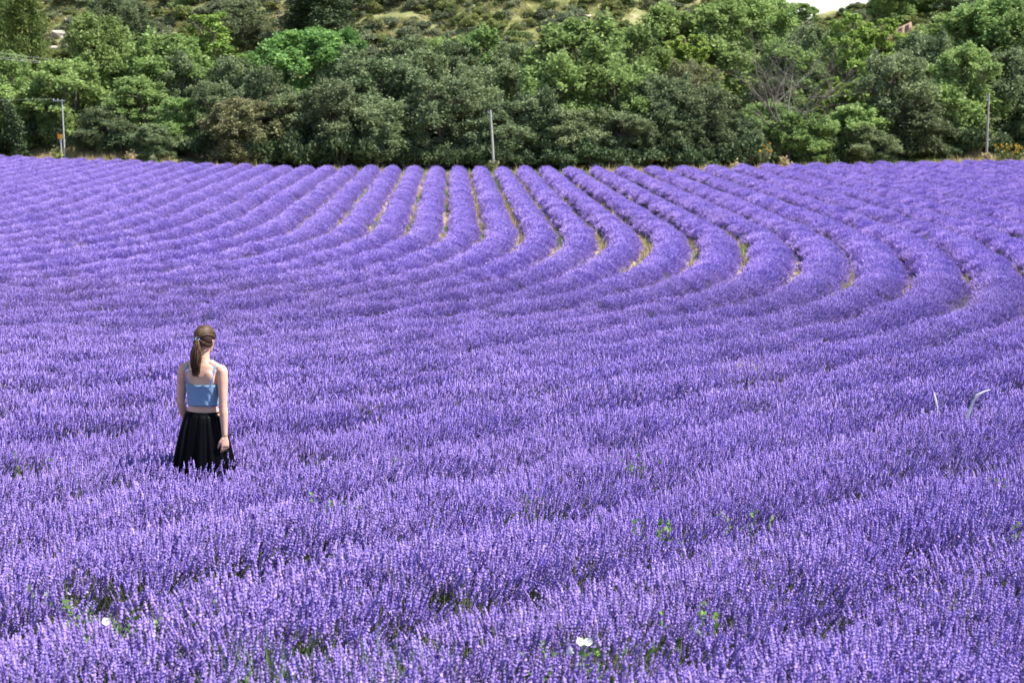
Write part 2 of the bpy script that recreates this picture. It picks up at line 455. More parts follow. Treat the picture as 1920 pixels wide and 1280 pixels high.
def euler_from_dir(D, spin):
    """XYZ euler of rotation taking +Z to D after a spin about Z"""
    D = D/np.linalg.norm(D, axis=1, keepdims=True)
    ax = np.cross(np.tile([0, 0, 1.0], (len(D), 1)), D); s = np.linalg.norm(ax, axis=1, keepdims=True); c = D[:, 2:3]
    ax = np.where(s > 1e-6, ax/np.maximum(s, 1e-6), [1.0, 0, 0])
    K = np.zeros((len(D), 3, 3)); x, y, z = ax.T
    K[:, 0, 1] = -z; K[:, 0, 2] = y; K[:, 1, 0] = z; K[:, 1, 2] = -x; K[:, 2, 0] = -y; K[:, 2, 1] = x
    Rm = np.eye(3) + s[:, :, None]*K + (1-c)[:, :, None]*(K@K)
    S = np.zeros_like(Rm); cs, sn = np.cos(spin), np.sin(spin)
    S[:, 0, 0] = cs; S[:, 0, 1] = -sn; S[:, 1, 0] = sn; S[:, 1, 1] = cs; S[:, 2, 2] = 1
    Rm = Rm@S
    return np.stack([np.arctan2(Rm[:, 2, 1], Rm[:, 2, 2]), np.arcsin(np.clip(-Rm[:, 2, 0], -1, 1)), np.arctan2(Rm[:, 1, 0], Rm[:, 0, 0])], -1)
def scatter(name, P, D, scl, var, group, parent=None):
    eul = euler_from_dir(D, rng.random(len(P))*6.283)
    me = mesh_np(name, P, [], attrs={'rot': ('FLOAT_VECTOR', eul.astype(np.float32)), 'scl': ('FLOAT', scl.astype(np.float32)), 'var': ('INT', var.astype(np.int32))})
    o = link(bpy.data.objects.new(name, me), parent)
    md = o.modifiers.new('scatter', 'NODES'); md.node_group = group
    return o

# ------------------------------------------------------------------ lavender rows
PERSON = at_depth(381, 740, 13.9); PERSON.z = 0
PERSON_XY = (PERSON.x, PERSON.y)
ROW_W = 1.45; ROW_0 = 1.9 + ROW_W/2
def row_s(X, Y):
    X = np.asarray(X, float); Y = np.asarray(Y, float)
    yc = 66 + 14*(1 - np.exp(-(np.minimum(X, 0)/18)**2))
    d = np.maximum(yc - Y, 0)
    Xw = np.where(X < 3, X, 3 + (X - 3)*0.87) + 0.035*(np.maximum(Y - 62, 0))*(1 - smooth(4, 20, X))
    return np.sqrt((Xw + 75)**2 + d*d) - 75
def trace_row(s):
    """centre line of a row from the far edge towards the camera side"""
    x = s
    for _ in range(30): x += (s - float(row_s(x, float(edge_y(x)))))
    y = float(edge_y(x)) - 0.4 - 0.5*random.random()
    pts = []; step = 0.3; e = 0.01
    for _ in range(900):
        pts.append((x, y))
        gx = (row_s(x+e, y) - row_s(x-e, y))/(2*e); gy = (row_s(x, y+e) - row_s(x, y-e))/(2*e)
        g = math.hypot(gx, gy); gx /= g; gy /= g
        x, y = x + gy*step, y - gx*step
        err = float(row_s(x, y)) - s                   # stay on the line
        x -= gx*err/g; y -= gy*err/g
        if y < 4.6 or x < -(0.36*max(y, 0) + 6): break
    return np.array(pts)
def in_view(x, y, m=1.0):
    return (np.abs(x) < 0.335*y*m + 1.6) & (y > 5.0)
WEEDS = [(a, b, h + 0.06, n) for a, b, h, n in ((110, 1128, .54, 12), (180, 1170, .54, 10), (640, 985, .56, 20), (615, 970, .55, 14), (665, 990, .54, 12), (1205, 895, .56, 20), (1165, 885, .55, 14), (1230, 1010, .55, 12), (1300, 1180, .54, 12), (355, 1175, .55, 10), (730, 675, .56, 14), (1840, 920, .54, 10), (745, 885, .55, 12), (1395, 985, .54, 9), (1850, 1010, .55, 11), (975, 945, .54, 10), (60, 880, .54, 8), (1160, 1235, .54, 10))]
weed_pts = [on_ground(w[0], w[1], 0.50) for w in WEEDS] + [on_ground(a, b, 0.50) for a, b in ((225, 1205), (1060, 1240))]
lav_group = scatter_group('lavender_scatter', TUFTS)
HALF_W, HEIGHT = 0.395, 0.37
bare = [on_ground(a, b, 0.4) for a, b in ((150, 468), (275, 450), (1395, 722))]   # thin patches in the stand
def plan_row(P):
    T = np.gradient(P, axis=0); T /= np.linalg.norm(T, axis=1, keepdims=True)
    Nn = np.stack([T[:, 1], -T[:, 0]], -1)             # across the row
    return T, Nn
n_tufts = 0
_U = 'first second third fourth fifth sixth seventh eighth ninth'.split()
ORD = _U + 'tenth eleventh twelfth thirteenth fourteenth fifteenth sixteenth seventeenth eighteenth nineteenth twentieth'.split() + ['twenty-' + u for u in _U] + ['thirtieth'] + ['thirty-' + u for u in _U] + ['fortieth'] + ['forty-' + u for u in _U]
K_POLE = round((float(row_s((927 - 960)/FPX*114, 113)) - ROW_0)/ROW_W)
for k in range(-40, 42):
    s = ROW_0 + k*ROW_W
    P = trace_row(s)
    keep = in_view(P[:, 0], P[:, 1], 1.06)
    if keep.sum() < 6: continue
    i0, i1 = np.where(keep)[0][[0, -1]]
    i0 = max(0, i0-6); i1 = min(len(P)-1, i1+6)
    P = P[i0:i1+1]
    T, Nn = plan_row(P)
    n = len(P)
    gz = ground_z(P[:, 0], P[:, 1])
    arc = np.arange(n)*0.3
    # plant by plant unevenness
    hmod = 0.80 + 0.38*vnoise(arc/0.7 + 31*k, np.full(n, k*3.7)) + 0.16*(vnoise(arc/3.1, np.full(n, k*1.3 + 50)) - 0.5)
    wl = 0.80 + 0.42*vnoise(arc/0.7 + 11*k, np.full(n, k*2.1 + 9)); wr = 0.80 + 0.42*vnoise(arc/0.6 + 71*k, np.full(n, k*2.9 + 19))
    farw = smooth(36, 60, P[:, 1]); hmod = hmod + (1.0 - hmod)*0.55*farw; wl = wl + (1.0 - wl)*0.5*farw; wr = wr + (1.0 - wr)*0.5*farw
    taper = smooth(0, 0.6, arc) if i0 == 0 else np.ones(n)
    hmod = hmod*(0.35 + 0.65*taper)
    clos = 1 - smooth(25, 40, P[:, 1]); wide = 1 + 0.80*clos + (0.20*smooth(4, 12, P[:, 0]) + 0.26*smooth(2, 9, P[:, 0])*smooth(78, 58, P[:, 1]))*(1 - clos); wide = wide - 0.13*smooth(14, 6, np.abs(P[:, 0] + 2))*smooth(50, 58, P[:, 1]); wl = wl*wide; wr = wr*wide; hmod = hmod*(1.25 - 0.22*clos)
    m = 9; phi = np.linspace(0, math.pi, m)
    u = np.cos(phi)[None, :]*HALF_W*np.where(np.cos(phi)[None, :] > 0, wr[:, None], wl[:, None])
    hz = (0.6*clos[:, None] + (1 - 0.6*clos[:, None])*np.sin(phi)[None, :]**0.75)*HEIGHT*hmod[:, None] - 0.03
    jit = (vnoise(P[:, 0:1]*6 + u*5, P[:, 1:2]*6 + np.arange(m)[None, :]*2.3) - 0.5)*0.09
    Vx = P[:, 0:1] + Nn[:, 0:1]*u; Vy = P[:, 1:2] + Nn[:, 1:2]*u; Vz = gz[:, None] + hz + jit*np.sin(phi)[None, :]
    V = np.stack([Vx, Vy, Vz], -1).reshape(-1, 3)
    a, b = np.meshgrid(np.arange(n-1), np.arange(m-1), indexing='ij'); q = (a*m + b).ravel()
    F = np.stack([q, q+1, q+1+m, q+m], -1)
    row = link(bpy.data.objects.new('lavender_row', mesh_np('lavender_row', V, [F, np.array([list(range(m)), list(range((n-1)*m, n*m))[::-1]])], [M['mound']], smooth_f=True)))
    dk = k - K_POLE
    lab = 'curving purple lavender row whose far end meets the pale leaning pole' if dk == 0 else f"{ORD[abs(dk)-1]} curving purple lavender row from the leaning pole, counting towards the {'bare tree' if dk > 0 else 'orange marker'}"
    tag(row, lab, 'lavender row', 'curving lavender rows of the field')
    # flower tufts
    d0 = P[:, 1]
    area = 0.3*(1.5 + 0.45*clos)                                    # surface of one step
    lodA = 1 - smooth(15, 19, d0); lodC = smooth(42, 52, d0); lodB = 1 - lodA - lodC
    pts = []; dirs = []; var = []; scl = []
    for lod, (wgt, dens, nvar, off) in enumerate(((lodA, 38, 6, 0), (lodB, 27, 4, 6), (lodC, 14, 4, 10))):
        cnt = rng.poisson(wgt*dens*area)
        idx = np.repeat(np.arange(n), cnt)
        if not len(idx): continue
        fr = rng.random(len(idx)) - 0.5
        ph = np.arccos(np.clip(rng.uniform(-1.0, 1.0, len(idx)), -0.985, 0.985))
        ph = 0.5*ph + 0.5*rng.uniform(0.12, math.pi-0.12, len(idx))
        cu = np.cos(ph); uu = cu*HALF_W*np.where(cu > 0, wr[idx], wl[idx])
        hh = (0.6*clos[idx] + (1 - 0.6*clos[idx])*np.sin(ph)**0.75)*HEIGHT*hmod[idx]
        x = P[idx, 0] + Nn[idx, 0]*uu + T[idx, 0]*fr*0.3; y = P[idx, 1] + Nn[idx, 1]*uu + T[idx, 1]*fr*0.3
        z = ground_z(x, y) + hh - 0.04
        nrm = np.stack([Nn[idx, 0]*cu*(0.95 - 0.45*clos[idx]), Nn[idx, 1]*cu*(0.95 - 0.45*clos[idx]), np.sin(ph) + 0.55], -1)
        lean = 0.9*(fbm(x*0.8, y*0.8) - 0.5); lean2 = 0.8*(fbm(x*0.7 + 60, y*0.7) - 0.5)
        nrm += rng.normal(size=nrm.shape)*0.16 + np.stack([0.30 + lean, 0.05 + lean2, 0*lean], -1)
        ok = in_view(x, y) & ((x - PERSON_XY[0])**2 + (y - PERSON_XY[1] - 0.05)**2 > 0.27**2)
        thin = fbm(x*0.9 + 40, y*0.9) + 0.25*vnoise(x*5, y*5)
        ok &= (thin < 0.88 + 0.10*np.maximum(smooth(40, 15, y), smooth(40, 60, y)) + 0.25*rng.random(len(x)))
        for wp in weed_pts: ok &= ((x - wp.x)**2 + (y - wp.y)**2 > (0.07 + 0.16*rng.random(len(x)))**2)
        for bp in bare:
            dd = np.hypot((x - bp.x)/(0.020*bp.y), (y - bp.y)/(0.020*bp.y + 0.2))
            ok &= (dd + 0.5*rng.random(len(x)) > 0.75)
        pts.append(np.stack([x, y, z], -1)[ok]); dirs.append(nrm[ok]); var.append(off + rng.integers(0, nvar, ok.sum()))
        scl.append((0.85 + 0.35*rng.random(ok.sum()))*(0.82 + 0.4*fbm(x[ok]*0.7 + 3, y[ok]*0.7)))
    if pts:
        pts = np.concatenate(pts); n_tufts += len(pts)
        fo = scatter('flower_spikes', pts, np.concatenate(dirs), np.concatenate(scl), np.concatenate(var), lav_group, row)
        tag(fo, kind='stuff')
print('tufts', n_tufts)

# dry weeds in the lanes between the rows, and the grassy verge beyond the field
GRASS = [blade_tuft('dry_tuft', 16, 0.10, 0.30, M['dry_grass']) for _ in range(3)] + [blade_tuft('green_tuft', 16, 0.10, 0.26, M['green_grass']) for _ in range(3)] + \
        [blade_tuft('verge_tuft', 26, 0.22, 0.65, M['dry_grass'], 0.016) for _ in range(3)] + [blade_tuft('hill_tuft', 60, 0.42, 0.26, M['hill_grass'], 0.016, 1.4) for _ in range(3)]
grass_group = scatter_group('grass_scatter', GRASS)
def lane_weeds():
    P = []; var = []
    for k in range(-40, 42):
        L = trace_row(ROW_0 + (k + 0.5)*ROW_W); L = L[in_view(L[:, 0], L[:, 1], 0.98) & (L[:, 1] > 8)]
        if len(L) < 3: continue
        w = fbm(L[:, 0]*0.12 + k*1.7, L[:, 1]*0.12); cnt = rng.poisson(np.clip((w - 0.45 + 0.16*smooth(36, 50, L[:, 1]))*5.5, 0, 2.2))
        idx = np.repeat(np.arange(len(L)), cnt); q = L[idx] + rng.normal(size=(len(idx), 2))*np.array([0.10, 0.14])
        P.append(q); g = (fbm(q[:, 0]*0.3 + 7*k, q[:, 1]*0.3) + 0.2*rng.random(len(q)) > 0.66)
        var.append(np.where(g, 3, 0) + rng.integers(0, 3, len(q)))
    for i, bp in enumerate(bare):
        c = 50; P.append(np.column_stack([bp.x + rng.normal(size=c)*0.011*bp.y, bp.y + rng.normal(size=c)*(0.010*bp.y + 0.15)])); var.append(np.where(rng.random(c) < (0.6 if i < 2 else 0.1), 3, 0) + rng.integers(0, 3, c))
    P = np.concatenate(P); var = np.concatenate(var)
    z = ground_z(P[:, 0], P[:, 1]); z[-50*len(bare):] += 0.22
    D = np.tile([0.05, 0, 1.0], (len(P), 1)) + rng.normal(size=(len(P), 3))*0.1
    o = scatter('lane_weeds', np.column_stack([P, z]), D, 0.7 + 0.8*rng.random(len(P)), var, grass_group)
    tag(o, 'straw-coloured and green weeds in the soil lanes between lavender rows', 'weeds', None, 'stuff')
def verge_grass():
    n = 5200
    x = rng.uniform(-46, 46, n); y = edge_y(x) + 0.3 + 8.5*rng.random(n)**1.4
    var = np.where(fbm(x*0.25, y*0.25 + 9) + 0.15*rng.random(n) > 0.60, 3, 6) + rng.integers(0, 3, n)
    pxv = 960 + x/y*FPX; mid = (pxv > 330) & (pxv < 1640)
    okv = ~mid | (y - edge_y(x) < 3.0) & (rng.random(n) < 0.5); x = x[okv]; y = y[okv]; var = var[okv]; n = len(x)
    tall = np.where(var < 6, 1.5, 0.9)*(0.5 + 0.7*rng.random(n))
    D = np.tile([0.08, 0, 1.0], (n, 1)) + rng.normal(size=(n, 3))*0.12
    o = scatter('verge_grass', np.column_stack([x, y, ground_z(x, y)]), D, tall, var, grass_group)
    tag(o, 'dry straw-coloured grass verge along the far field edge', 'grass', None, 'stuff')
def hill_grass():
    n = 17000
    y = rng.uniform(138, 225, n); x = rng.uniform(-1, 1, n)*(0.33*y)
    f = fbm(x*0.32, y*0.32, 4); ok = f < 0.62 + 0.1*rng.random(n); x = x[ok]; y = y[ok]; n = len(x)
    D = np.tile([0, -0.25, 1.0], (n, 1)) + rng.normal(size=(n, 3))*0.12
    o = scatter('hillside_grass', np.column_stack([x, y, ground_z(x, y)]), D, 0.7 + 0.9*rng.random(n), 9 + rng.integers(0, 3, n), grass_group)
    tag(o, 'yellow-green dry grass covering the hillside behind the trees', 'grass', None, 'stuff')
lane_weeds(); verge_grass(); hill_grass()

# ------------------------------------------------------------------ trees
def leaf_mesh(name, C, size, asp=1.6, updir=0.12, tone=None, droop=None):
    """one small rhombic leaf spray face at each centre"""
    n = len(C)
    nrm = rand_dir(n); nrm[:, 2] = np.abs(nrm[:, 2])*(1-updir) + updir*1.2; nrm /= np.linalg.norm(nrm, axis=1, keepdims=True)
    a = np.cross(nrm, rand_dir(n)); a /= np.linalg.norm(a, axis=1, keepdims=True)
    b = np.cross(nrm, a)
    s = size*(0.6 + 0.8*rng.random(n))[:, None]
    a = a*s*asp*0.5; b = b*s*0.5
    bend = nrm*s*0.18
    V = np.stack([C - a - bend, C - b + bend*0.6, C + a - bend, C + b + bend*0.6], 1).reshape(-1, 3)
    F = np.arange(4*n).reshape(-1, 4)
    t = rng.random(n) if tone is None else tone
    return mesh_np(name, V, [F], [M['oak']], attrs={'tone': ('FLOAT', np.repeat(t, 4))})
def broadleaf(name, n_lobes, leaves, leaf, H=8.0, Wd=6.0, low=0.04, holes=0.12, stems=3):
    """returns (trunk mesh, crown mesh) of a tree H high and Wd wide"""
    lobes = []
    for i in range(n_lobes):
        zf = low + (1 - low)*((i + rng.random())/n_lobes)
        prof = math.sqrt(max(0.06, 1 - (abs(zf - 0.42)/0.62)**2.2))
        rad = (0.7 + 0.5*rng.random())*Wd*0.165*(0.75 + 0.4*prof)
        a = i*2.4 + rng.random()*1.5; r = max(0, (Wd*0.5)*prof*(0.55 + 0.5*rng.random()**0.7) - rad*0.7)
        z = min(max(zf*H, rad*0.6), H - rad*0.75)
        lobes.append((r*math.cos(a), r*math.sin(a), z, rad))
    lobes = np.array(lobes)
    # clumps on the lobes
    C = []; T = []
    per = np.maximum(1, (lobes[:, 3]**2/np.sum(lobes[:, 3]**2)*leaves/60)).astype(int)
    for (x, y, z, r), c in zip(lobes, per):
        d = rand_dir(c); d[:, 2] = np.where(d[:, 2] < -0.45, -d[:, 2]*0.6, d[:, 2])
        rr = r*(0.55 + 0.55*rng.random((c, 1)))
        cc = np.array([x, y, z]) + d*rr*np.array([1, 1, 1.15])
        ct = rng.random(c)*0.5
        for p, t in zip(cc, ct):
            if rng.random() < holes: continue
            k = 60
            off = rng.normal(size=(k, 3))*np.array([0.27, 0.27, 0.31])*r*0.62
            C.append(p + off); T.append(np.clip(t + 0.5*rng.random(k), 0, 1))
    C = np.concatenate(C); T = np.concatenate(T)
    ok = C[:, 2] > 0.05; C = C[ok]; T = T[ok]
    crown = leaf_mesh(name + '_crown', C, leaf, tone=T)
    mb = MB()
    for s in range(stems):
        a = rng.random()*6.283
        base = Vector((0.25*math.cos(a)*(stems > 1), 0.25*math.sin(a)*(stems > 1), -0.3))
        top = Vector((rng.normal()*Wd*0.1, rng.normal()*Wd*0.1, H*(0.6 + 0.2*rng.random())))
        mid = base.lerp(top, 0.45) + Vector((rng.normal()*0.3, rng.normal()*0.3, 0))
        mb.tube([base, mid, top], [0.17, 0.12, 0.04], 7)
    for (x, y, z, r) in lobes:
        f = max(0.12, z/H*0.6); p0 = Vector((0, 0, f*H)); p1 = Vector((x, y, z))
        mb.tube([p0, p0.lerp(p1, 0.55) + Vector((0, 0, -0.15)), p1], [0.075, 0.05, 0.02], 5)
        for q in range(4):
            d = Vector(rand_dir(1)[0])*r*0.85; mb.tube([p1.lerp(p0, 0.2), p1 + d], [0.028, 0.010], 4)
    return mb.mesh(name + '_trunk', [M['bark']], True), crown
def pine(name, H=9.0, Wd=6.0, leaves=9000):
    mb = MB(); C = []; T = []
    mb.tube([(0, 0, -0.3), (0.1, 0, H*0.4), (0, 0.08, H*0.75), (0, 0, H*0.97)], [0.20, 0.15, 0.09, 0.03], 8)
    nb = 34
    for i in range(nb):
        zf = 0.16 + 0.82*i/nb; a = i*2.4 + rng.random()
        L = Wd*0.5*(1.05 - zf)**0.55*(0.65 + 0.45*rng.random())*min(1, 0.6 + zf*2)
        p0 = Vector((0, 0, zf*H)); d = Vector((math.cos(a), math.sin(a), 0.18 + 0.5*zf)); p1 = p0 + d*L
        mb.tube([p0, p0.lerp(p1, 0.5) + Vector((0, 0, -0.1)), p1], [0.06, 0.04, 0.015], 5)
        for q in range(9):
            c = np.array(p0.lerp(p1, 0.35 + 0.7*rng.random())) + rng.normal(size=3)*np.array([0.33, 0.33, 0.20])
            k = leaves//(nb*9); C.append(c + rng.normal(size=(k, 3))*0.24); T.append(np.clip(rng.random()*0.5 + 0.5*rng.random(k), 0, 1))
    C = np.concatenate(C); T = np.concatenate(T)
    return mb.mesh(name + '_trunk', [M['pine_bark']], True), leaf_mesh(name + '_crown', C, 0.12, 2.8, 0.2, T)
def bush(name, leaves, leaf, H=1.6, Wd=2.2):
    C = []; T = []; mb = MB()
    for i in range(9):
        a = rng.random()*6.283; r = Wd*0.34*math.sqrt(rng.random()); rad = Wd*(0.17 + 0.09*rng.random())
        c = np.array([r*math.cos(a), r*math.sin(a), rad*0.6 + rng.random()*(H - 1.7*rad)*(1 - (r/(Wd*0.5))**2)])
        k = leaves//9; d = rand_dir(k); d[:, 2] = np.abs(d[:, 2]) - 0.25
        C.append(c + d*rad*(0.55 + 0.5*rng.random((k, 1)))); T.append(np.clip(rng.random()*0.4 + 0.6*rng.random(k), 0, 1))
        mb.tube([(0, 0, -0.15), tuple(c*0.5), tuple(c)], [0.035, 0.025, 0.01], 4)
    C = np.concatenate(C); T = np.concatenate(T); ok = C[:, 2] > 0.0
    return mb.mesh(name + '_stems', [M['bark']]), leaf_mesh(name + '_leaves', C[ok], leaf, tone=T[ok])

OAKS = [broadleaf('oak', 26, 24000, 0.15) for _ in range(5)]
HOLMS = [broadleaf('holm', 30, 28000, 0.125, low=0.0, holes=0.04) for _ in range(5)]
SLIM = [broadleaf('slim', 20, 13000, 0.16, H=9, Wd=4.5, low=0.1, holes=0.2, stems=4) for _ in range(2)]
PINES = [pine('pine') for _ in range(2)]
BUSHES = [bush('bush', 1500, 0.10) for _ in range(5)]
LOOK = {
 'oak': ('leafy green oak', OAKS, 8.0, 6.0), 'lime': ('slender yellow-green tree', SLIM, 9.0, 4.5), 'maple': ('vivid green maple', OAKS, 8.0, 6.0),
 'holm': ('dark evergreen oak', HOLMS, 8.0, 6.0), 'olive': ('khaki-tinged oak', HOLMS, 8.0, 6.0),
 'pine': ('light green pine', PINES, 9.0, 6.0), 'darkpine': ('dark spreading pine', PINES, 9.0, 6.0)}
NAMES = {'oak': 'oak_tree', 'lime': 'slender_tree', 'maple': 'maple_tree', 'holm': 'evergreen_oak', 'olive': 'evergreen_oak', 'pine': 'pine_tree', 'darkpine': 'pine_tree'}
def set_mat(o, m):
    o.material_slots[0].link = 'OBJECT'; o.material_slots[0].material = m
def tree(kind, px, ytop, wpx, Y, where, label=None, group=None):
    desc, protos, H0, W0 = LOOK[kind]
    X = (px - 960)/FPX*Y
    gz = float(ground_z(X, Y)); top = at_depth(px, ytop, Y).z
    H = max(top - gz, 1.5); Wm = wpx/FPX*Y
    tr, cr = protos[int(rng.integers(len(protos)))]
    e = bpy.data.objects.new(NAMES[kind], None); link(e)
    e.location = (X, Y, gz - 0.05); e.rotation_euler.z = rng.random()*6.283
    sw = Wm/W0*1.08; e.scale = (sw*(0.94 + 0.12*rng.random()), sw*(0.94 + 0.12*rng.random()), H/H0*1.02)
    t = link(bpy.data.objects.new('trunk', tr), e)
    c = link(bpy.data.objects.new('crown', cr), e); set_mat(c, M[kind])
    tag(e, label or f'{desc} {where}', 'tree', group or f'{desc}s {where}')
    if label is None: TO_LABEL.append((e, desc, where, px))
    return e
TO_LABEL = []
MARKS = ((120, 'orange marker'), (470, 'khaki oak'), (927, 'leaning pole'), (1475, 'bare tree'), (1845, 'wooden pole'))
def ordinal_labels(recs):
    sets = {}
    for e, desc, where, px in recs:
        q = min(range(5), key=lambda i: abs(MARKS[i][0] - px)); side = 1 if px >= MARKS[q][0] else -1
        sets.setdefault((desc, where, q, side), []).append((abs(px - MARKS[q][0]), e))
    for (desc, where, q, side), v in sets.items():
        n2 = q + side; to = 'towards the ' + MARKS[n2][1] if 0 <= n2 < 5 else 'away from the ' + MARKS[q - side][1]
        v.sort(key=lambda t: t[0])
        for i, (_, e) in enumerate(v):
            pos = (ORD[i] + ' from the ' if len(v) > 1 else 'next after the ') + MARKS[q][1]
            e['label'] = f'{desc} {where}, {pos} {to}'
FRONT = 'in front line'
MID = 'behind front line'
HILL = 'up the hillside'
for kind, px, yt, w, Y in (
  ('oak', -25, 165, 150, 136), ('oak', 95, 165, 120, 137), ('oak', 140, 120, 170, 138), ('oak', 270, 150, 160, 136), ('oak', 345, 188, 120, 131),
  ('holm', 205, 205, 120, 133), ('holm', 300, 235, 90, 129), ('holm', 410, 160, 115, 131),
  ('holm', 560, 178, 160, 127), ('holm', 505, 135, 130, 131), ('holm', 640, 160, 150, 125), ('holm', 705, 118, 190, 129), ('holm', 735, 195, 150, 124),
  ('holm', 790, 105, 150, 132), ('holm', 835, 155, 170, 125), ('holm', 880, 135, 150, 128), ('holm', 950, 195, 160, 124), ('holm', 1010, 175, 130, 125),
  ('oak', 1095, 50, 250, 130), ('oak', 1040, 118, 170, 127), ('oak', 1150, 128, 150, 127), ('holm', 1075, 210, 150, 124), ('holm', 1165, 215, 140, 124),
  ('holm', 1240, 150, 150, 127), ('holm', 1320, 168, 160, 127), ('holm', 1270, 225, 120, 125), ('holm', 1380, 220, 130, 127),
  ('oak', 1435, 195, 120, 129), ('oak', 1510, 215, 140, 127), ('lime', 1560, 150, 120, 133), ('oak', 1605, 200, 140, 130),
  ('holm', 1665, 108, 160, 132), ('holm', 1705, 185, 160, 131), ('oak', 1790, 95, 170, 134), ('holm', 1805, 205, 160, 133.5), ('holm', 1885, 105, 170, 136),
  ('holm', 1945, 180, 130, 134), ('holm', 1620, 235, 110, 128)):
    tree(kind, px, yt, w, Y, FRONT)
tree('olive', 470, 190, 165, 126, FRONT, 'broad khaki-yellow evergreen oak in bloom at the field edge')
tree('olive', 1285, 125, 120, 130, FRONT, 'pale brownish khaki evergreen oak rising between dark evergreen oaks')
for kind, px, yt, w, Y in (
  ('oak', 195, 38, 150, 144), ('oak', 320, 75, 170, 142), ('oak', 250, 90, 130, 143), ('lime', 400, 30, 150, 148), ('holm', 345, 110, 110, 140), ('holm', 450, 115, 120, 140), 
  ('holm', 650, 95, 110, 138), ('oak', 900, 62, 130, 141), ('holm', 860, 85, 110, 139), ('holm', 760, 75, 120, 141), ('holm', 960, 90, 120, 139), ('oak', 820, 75, 110, 143),
  ('oak', 1185, 60, 130, 140), ('oak', 1245, 20, 160, 146), ('oak', 1335, 15, 190, 146), ('oak', 1405, -10, 170, 152), ('lime', 1285, 70, 140, 142),
  ('lime', 1580, 30, 120, 142), ('lime', 1640, 40, 130, 148), ('holm', 1725, 72, 150, 143), ('oak', 1770, 30, 160, 150), ('oak', 1850, 5, 210, 150), ('oak', 1925, 30, 150, 146),
  ('holm', 1500, 60, 130, 146), ('oak', 1470, 95, 150, 139), ('oak', 1545, 75, 120, 146), ('oak', 20, 105, 130, 147)):
    tree(kind, px, yt, w, Y, MID)
tree('maple', 585, 62, 190, 140, MID)
tree('maple', 650, 60, 90, 143, MID)
for kind, px, yt, w, Y in (
  ('pine', 62, -18, 105, 158), ('pine', 15, 5, 90, 163), ('darkpine', 600, -30, 165, 160), ('darkpine', 640, -40, 120, 166), ('holm', 215, -12, 110, 168), ('holm', 265, 5, 80, 164), ('holm', 20, -30, 120, 178),
  ('darkpine', 770, -14, 120, 170), ('holm', 455, 5, 110, 162), ('holm', 1085, -20, 80, 172), ('holm', 1030, 5, 50, 168), ('holm', 500, -30, 90, 184),
  ('holm', 1190, -20, 110, 172), ('holm', 1135, -10, 60, 178),
  ('oak', 1495, 8, 60, 172), ('oak', 1440, -5, 70, 170), ('oak', 1665, -40, 110, 178), ('oak', 1720, -45, 100, 180), ('holm', 1790, -20, 110, 176), ('holm', 1850, -40, 130, 182), ('darkpine', 1632, -60, 40, 182), ('holm', 1910, -40, 130, 180), ('holm', 1300, -30, 110, 180), ('holm', 1370, -20, 110, 178)):
    tree(kind, px, yt, w, Y, HILL)

# bare half-dead tree
def branch_tree():
    Y = 126.5; X = (1475 - 960)/FPX*Y; gz = float(ground_z(X, Y))
    e = link(bpy.data.objects.new('bare_tree', None)); e.location = (X, Y, gz)
    tag(e, 'half-dead tree with bare grey spreading branches among green trees', 'tree')
    mb = MB(); leafs = []
    def grow(p, d, L, r, lev):
        pts = [p]; rads = [r]; n = 4
        for i in range(n):
            d = (d + Vector(rng.normal(size=3))*0.16 + Vector((0, 0, 0.05))).normalized()
            p = p + d*L/n; pts.append(p); rads.append(r*(1 - 0.55*(i+1)/n))
        mb2 = mbs[lev > 0]; mb2.tube(pts, rads, 6 if lev < 2 else 4, cap=False)
        if lev == 4: return
        for c in range((5, 5, 4, 3)[lev]):
            i = rng.integers(1 if lev else 2, n+1); q = pts[i]
            dd = (d*0.75 + Vector((rng.normal()*0.75, rng.normal()*0.45, rng.normal()*0.35 + 0.2))).normalized()
            grow(q, dd, L*(0.45 + 0.28*rng.random()), rads[i]*0.62, lev+1)
    mbs = [MB(), MB()]
    mbs[0].tube([(0, 0, -0.3), (0.05, 0, 1.3), (0, 0, 2.4)], [0.28, 0.24, 0.22], 9)
    for dx, dz, L, r in ((-0.95, 0.9, 4.8, 0.10), (-0.45, 1.2, 4.6, 0.09), (0.1, 1.3, 4.6, 0.085), (0.75, 1.05, 4.4, 0.10), (0.4, 1.3, 4.4, 0.08), (-0.75, 0.55, 3.2, 0.07), (0.9, 0.5, 2.2, 0.06)):
        grow(Vector((0, 0, 2.0 + 0.4*rng.random())), Vector((dx, 0.25*rng.normal(), dz)).normalized(), L, r, 0)
    mbs[0].build('trunk', M['dead_bark'], e, True); mbs[1].build('branches', M['dead_bark'], e, True)
branch_tree()
def ivy_tree():
    Y = 133; X = (40 - 960)/FPX*Y; gz = float(ground_z(X, Y))
    e = link(bpy.data.objects.new('ivy_clad_tree', None)); e.location = (X, Y, gz)
    tag(e, 'leaning tree trunk wrapped in dark ivy at the end of the hedge', 'tree')
    path = [(0.1, 0, -0.2), (0, 0, 1.5), (-0.15, 0, 3.0), (-0.7, 0, 4.2), (-1.5, 0, 4.9)]
    mb = MB(); mb.tube(path, [0.2, 0.18, 0.15, 0.11, 0.06], 8); mb.build('trunk', M['bark'], e, True)
    C = []
    for i in range(420):
        t = rng.random()*4; k = min(3, int(t)); p = Vector(path[k]).lerp(Vector(path[k+1]), t-k)
        C.append(np.array(p) + rng.normal(size=(9, 3))*np.array([0.22, 0.22, 0.2])*(1.4 - t*0.15))
    c = link(bpy.data.objects.new('crown', leaf_mesh('ivy_leaves', np.concatenate(C), 0.13)), e); set_mat(c, M['darkpine'])
ivy_tree()

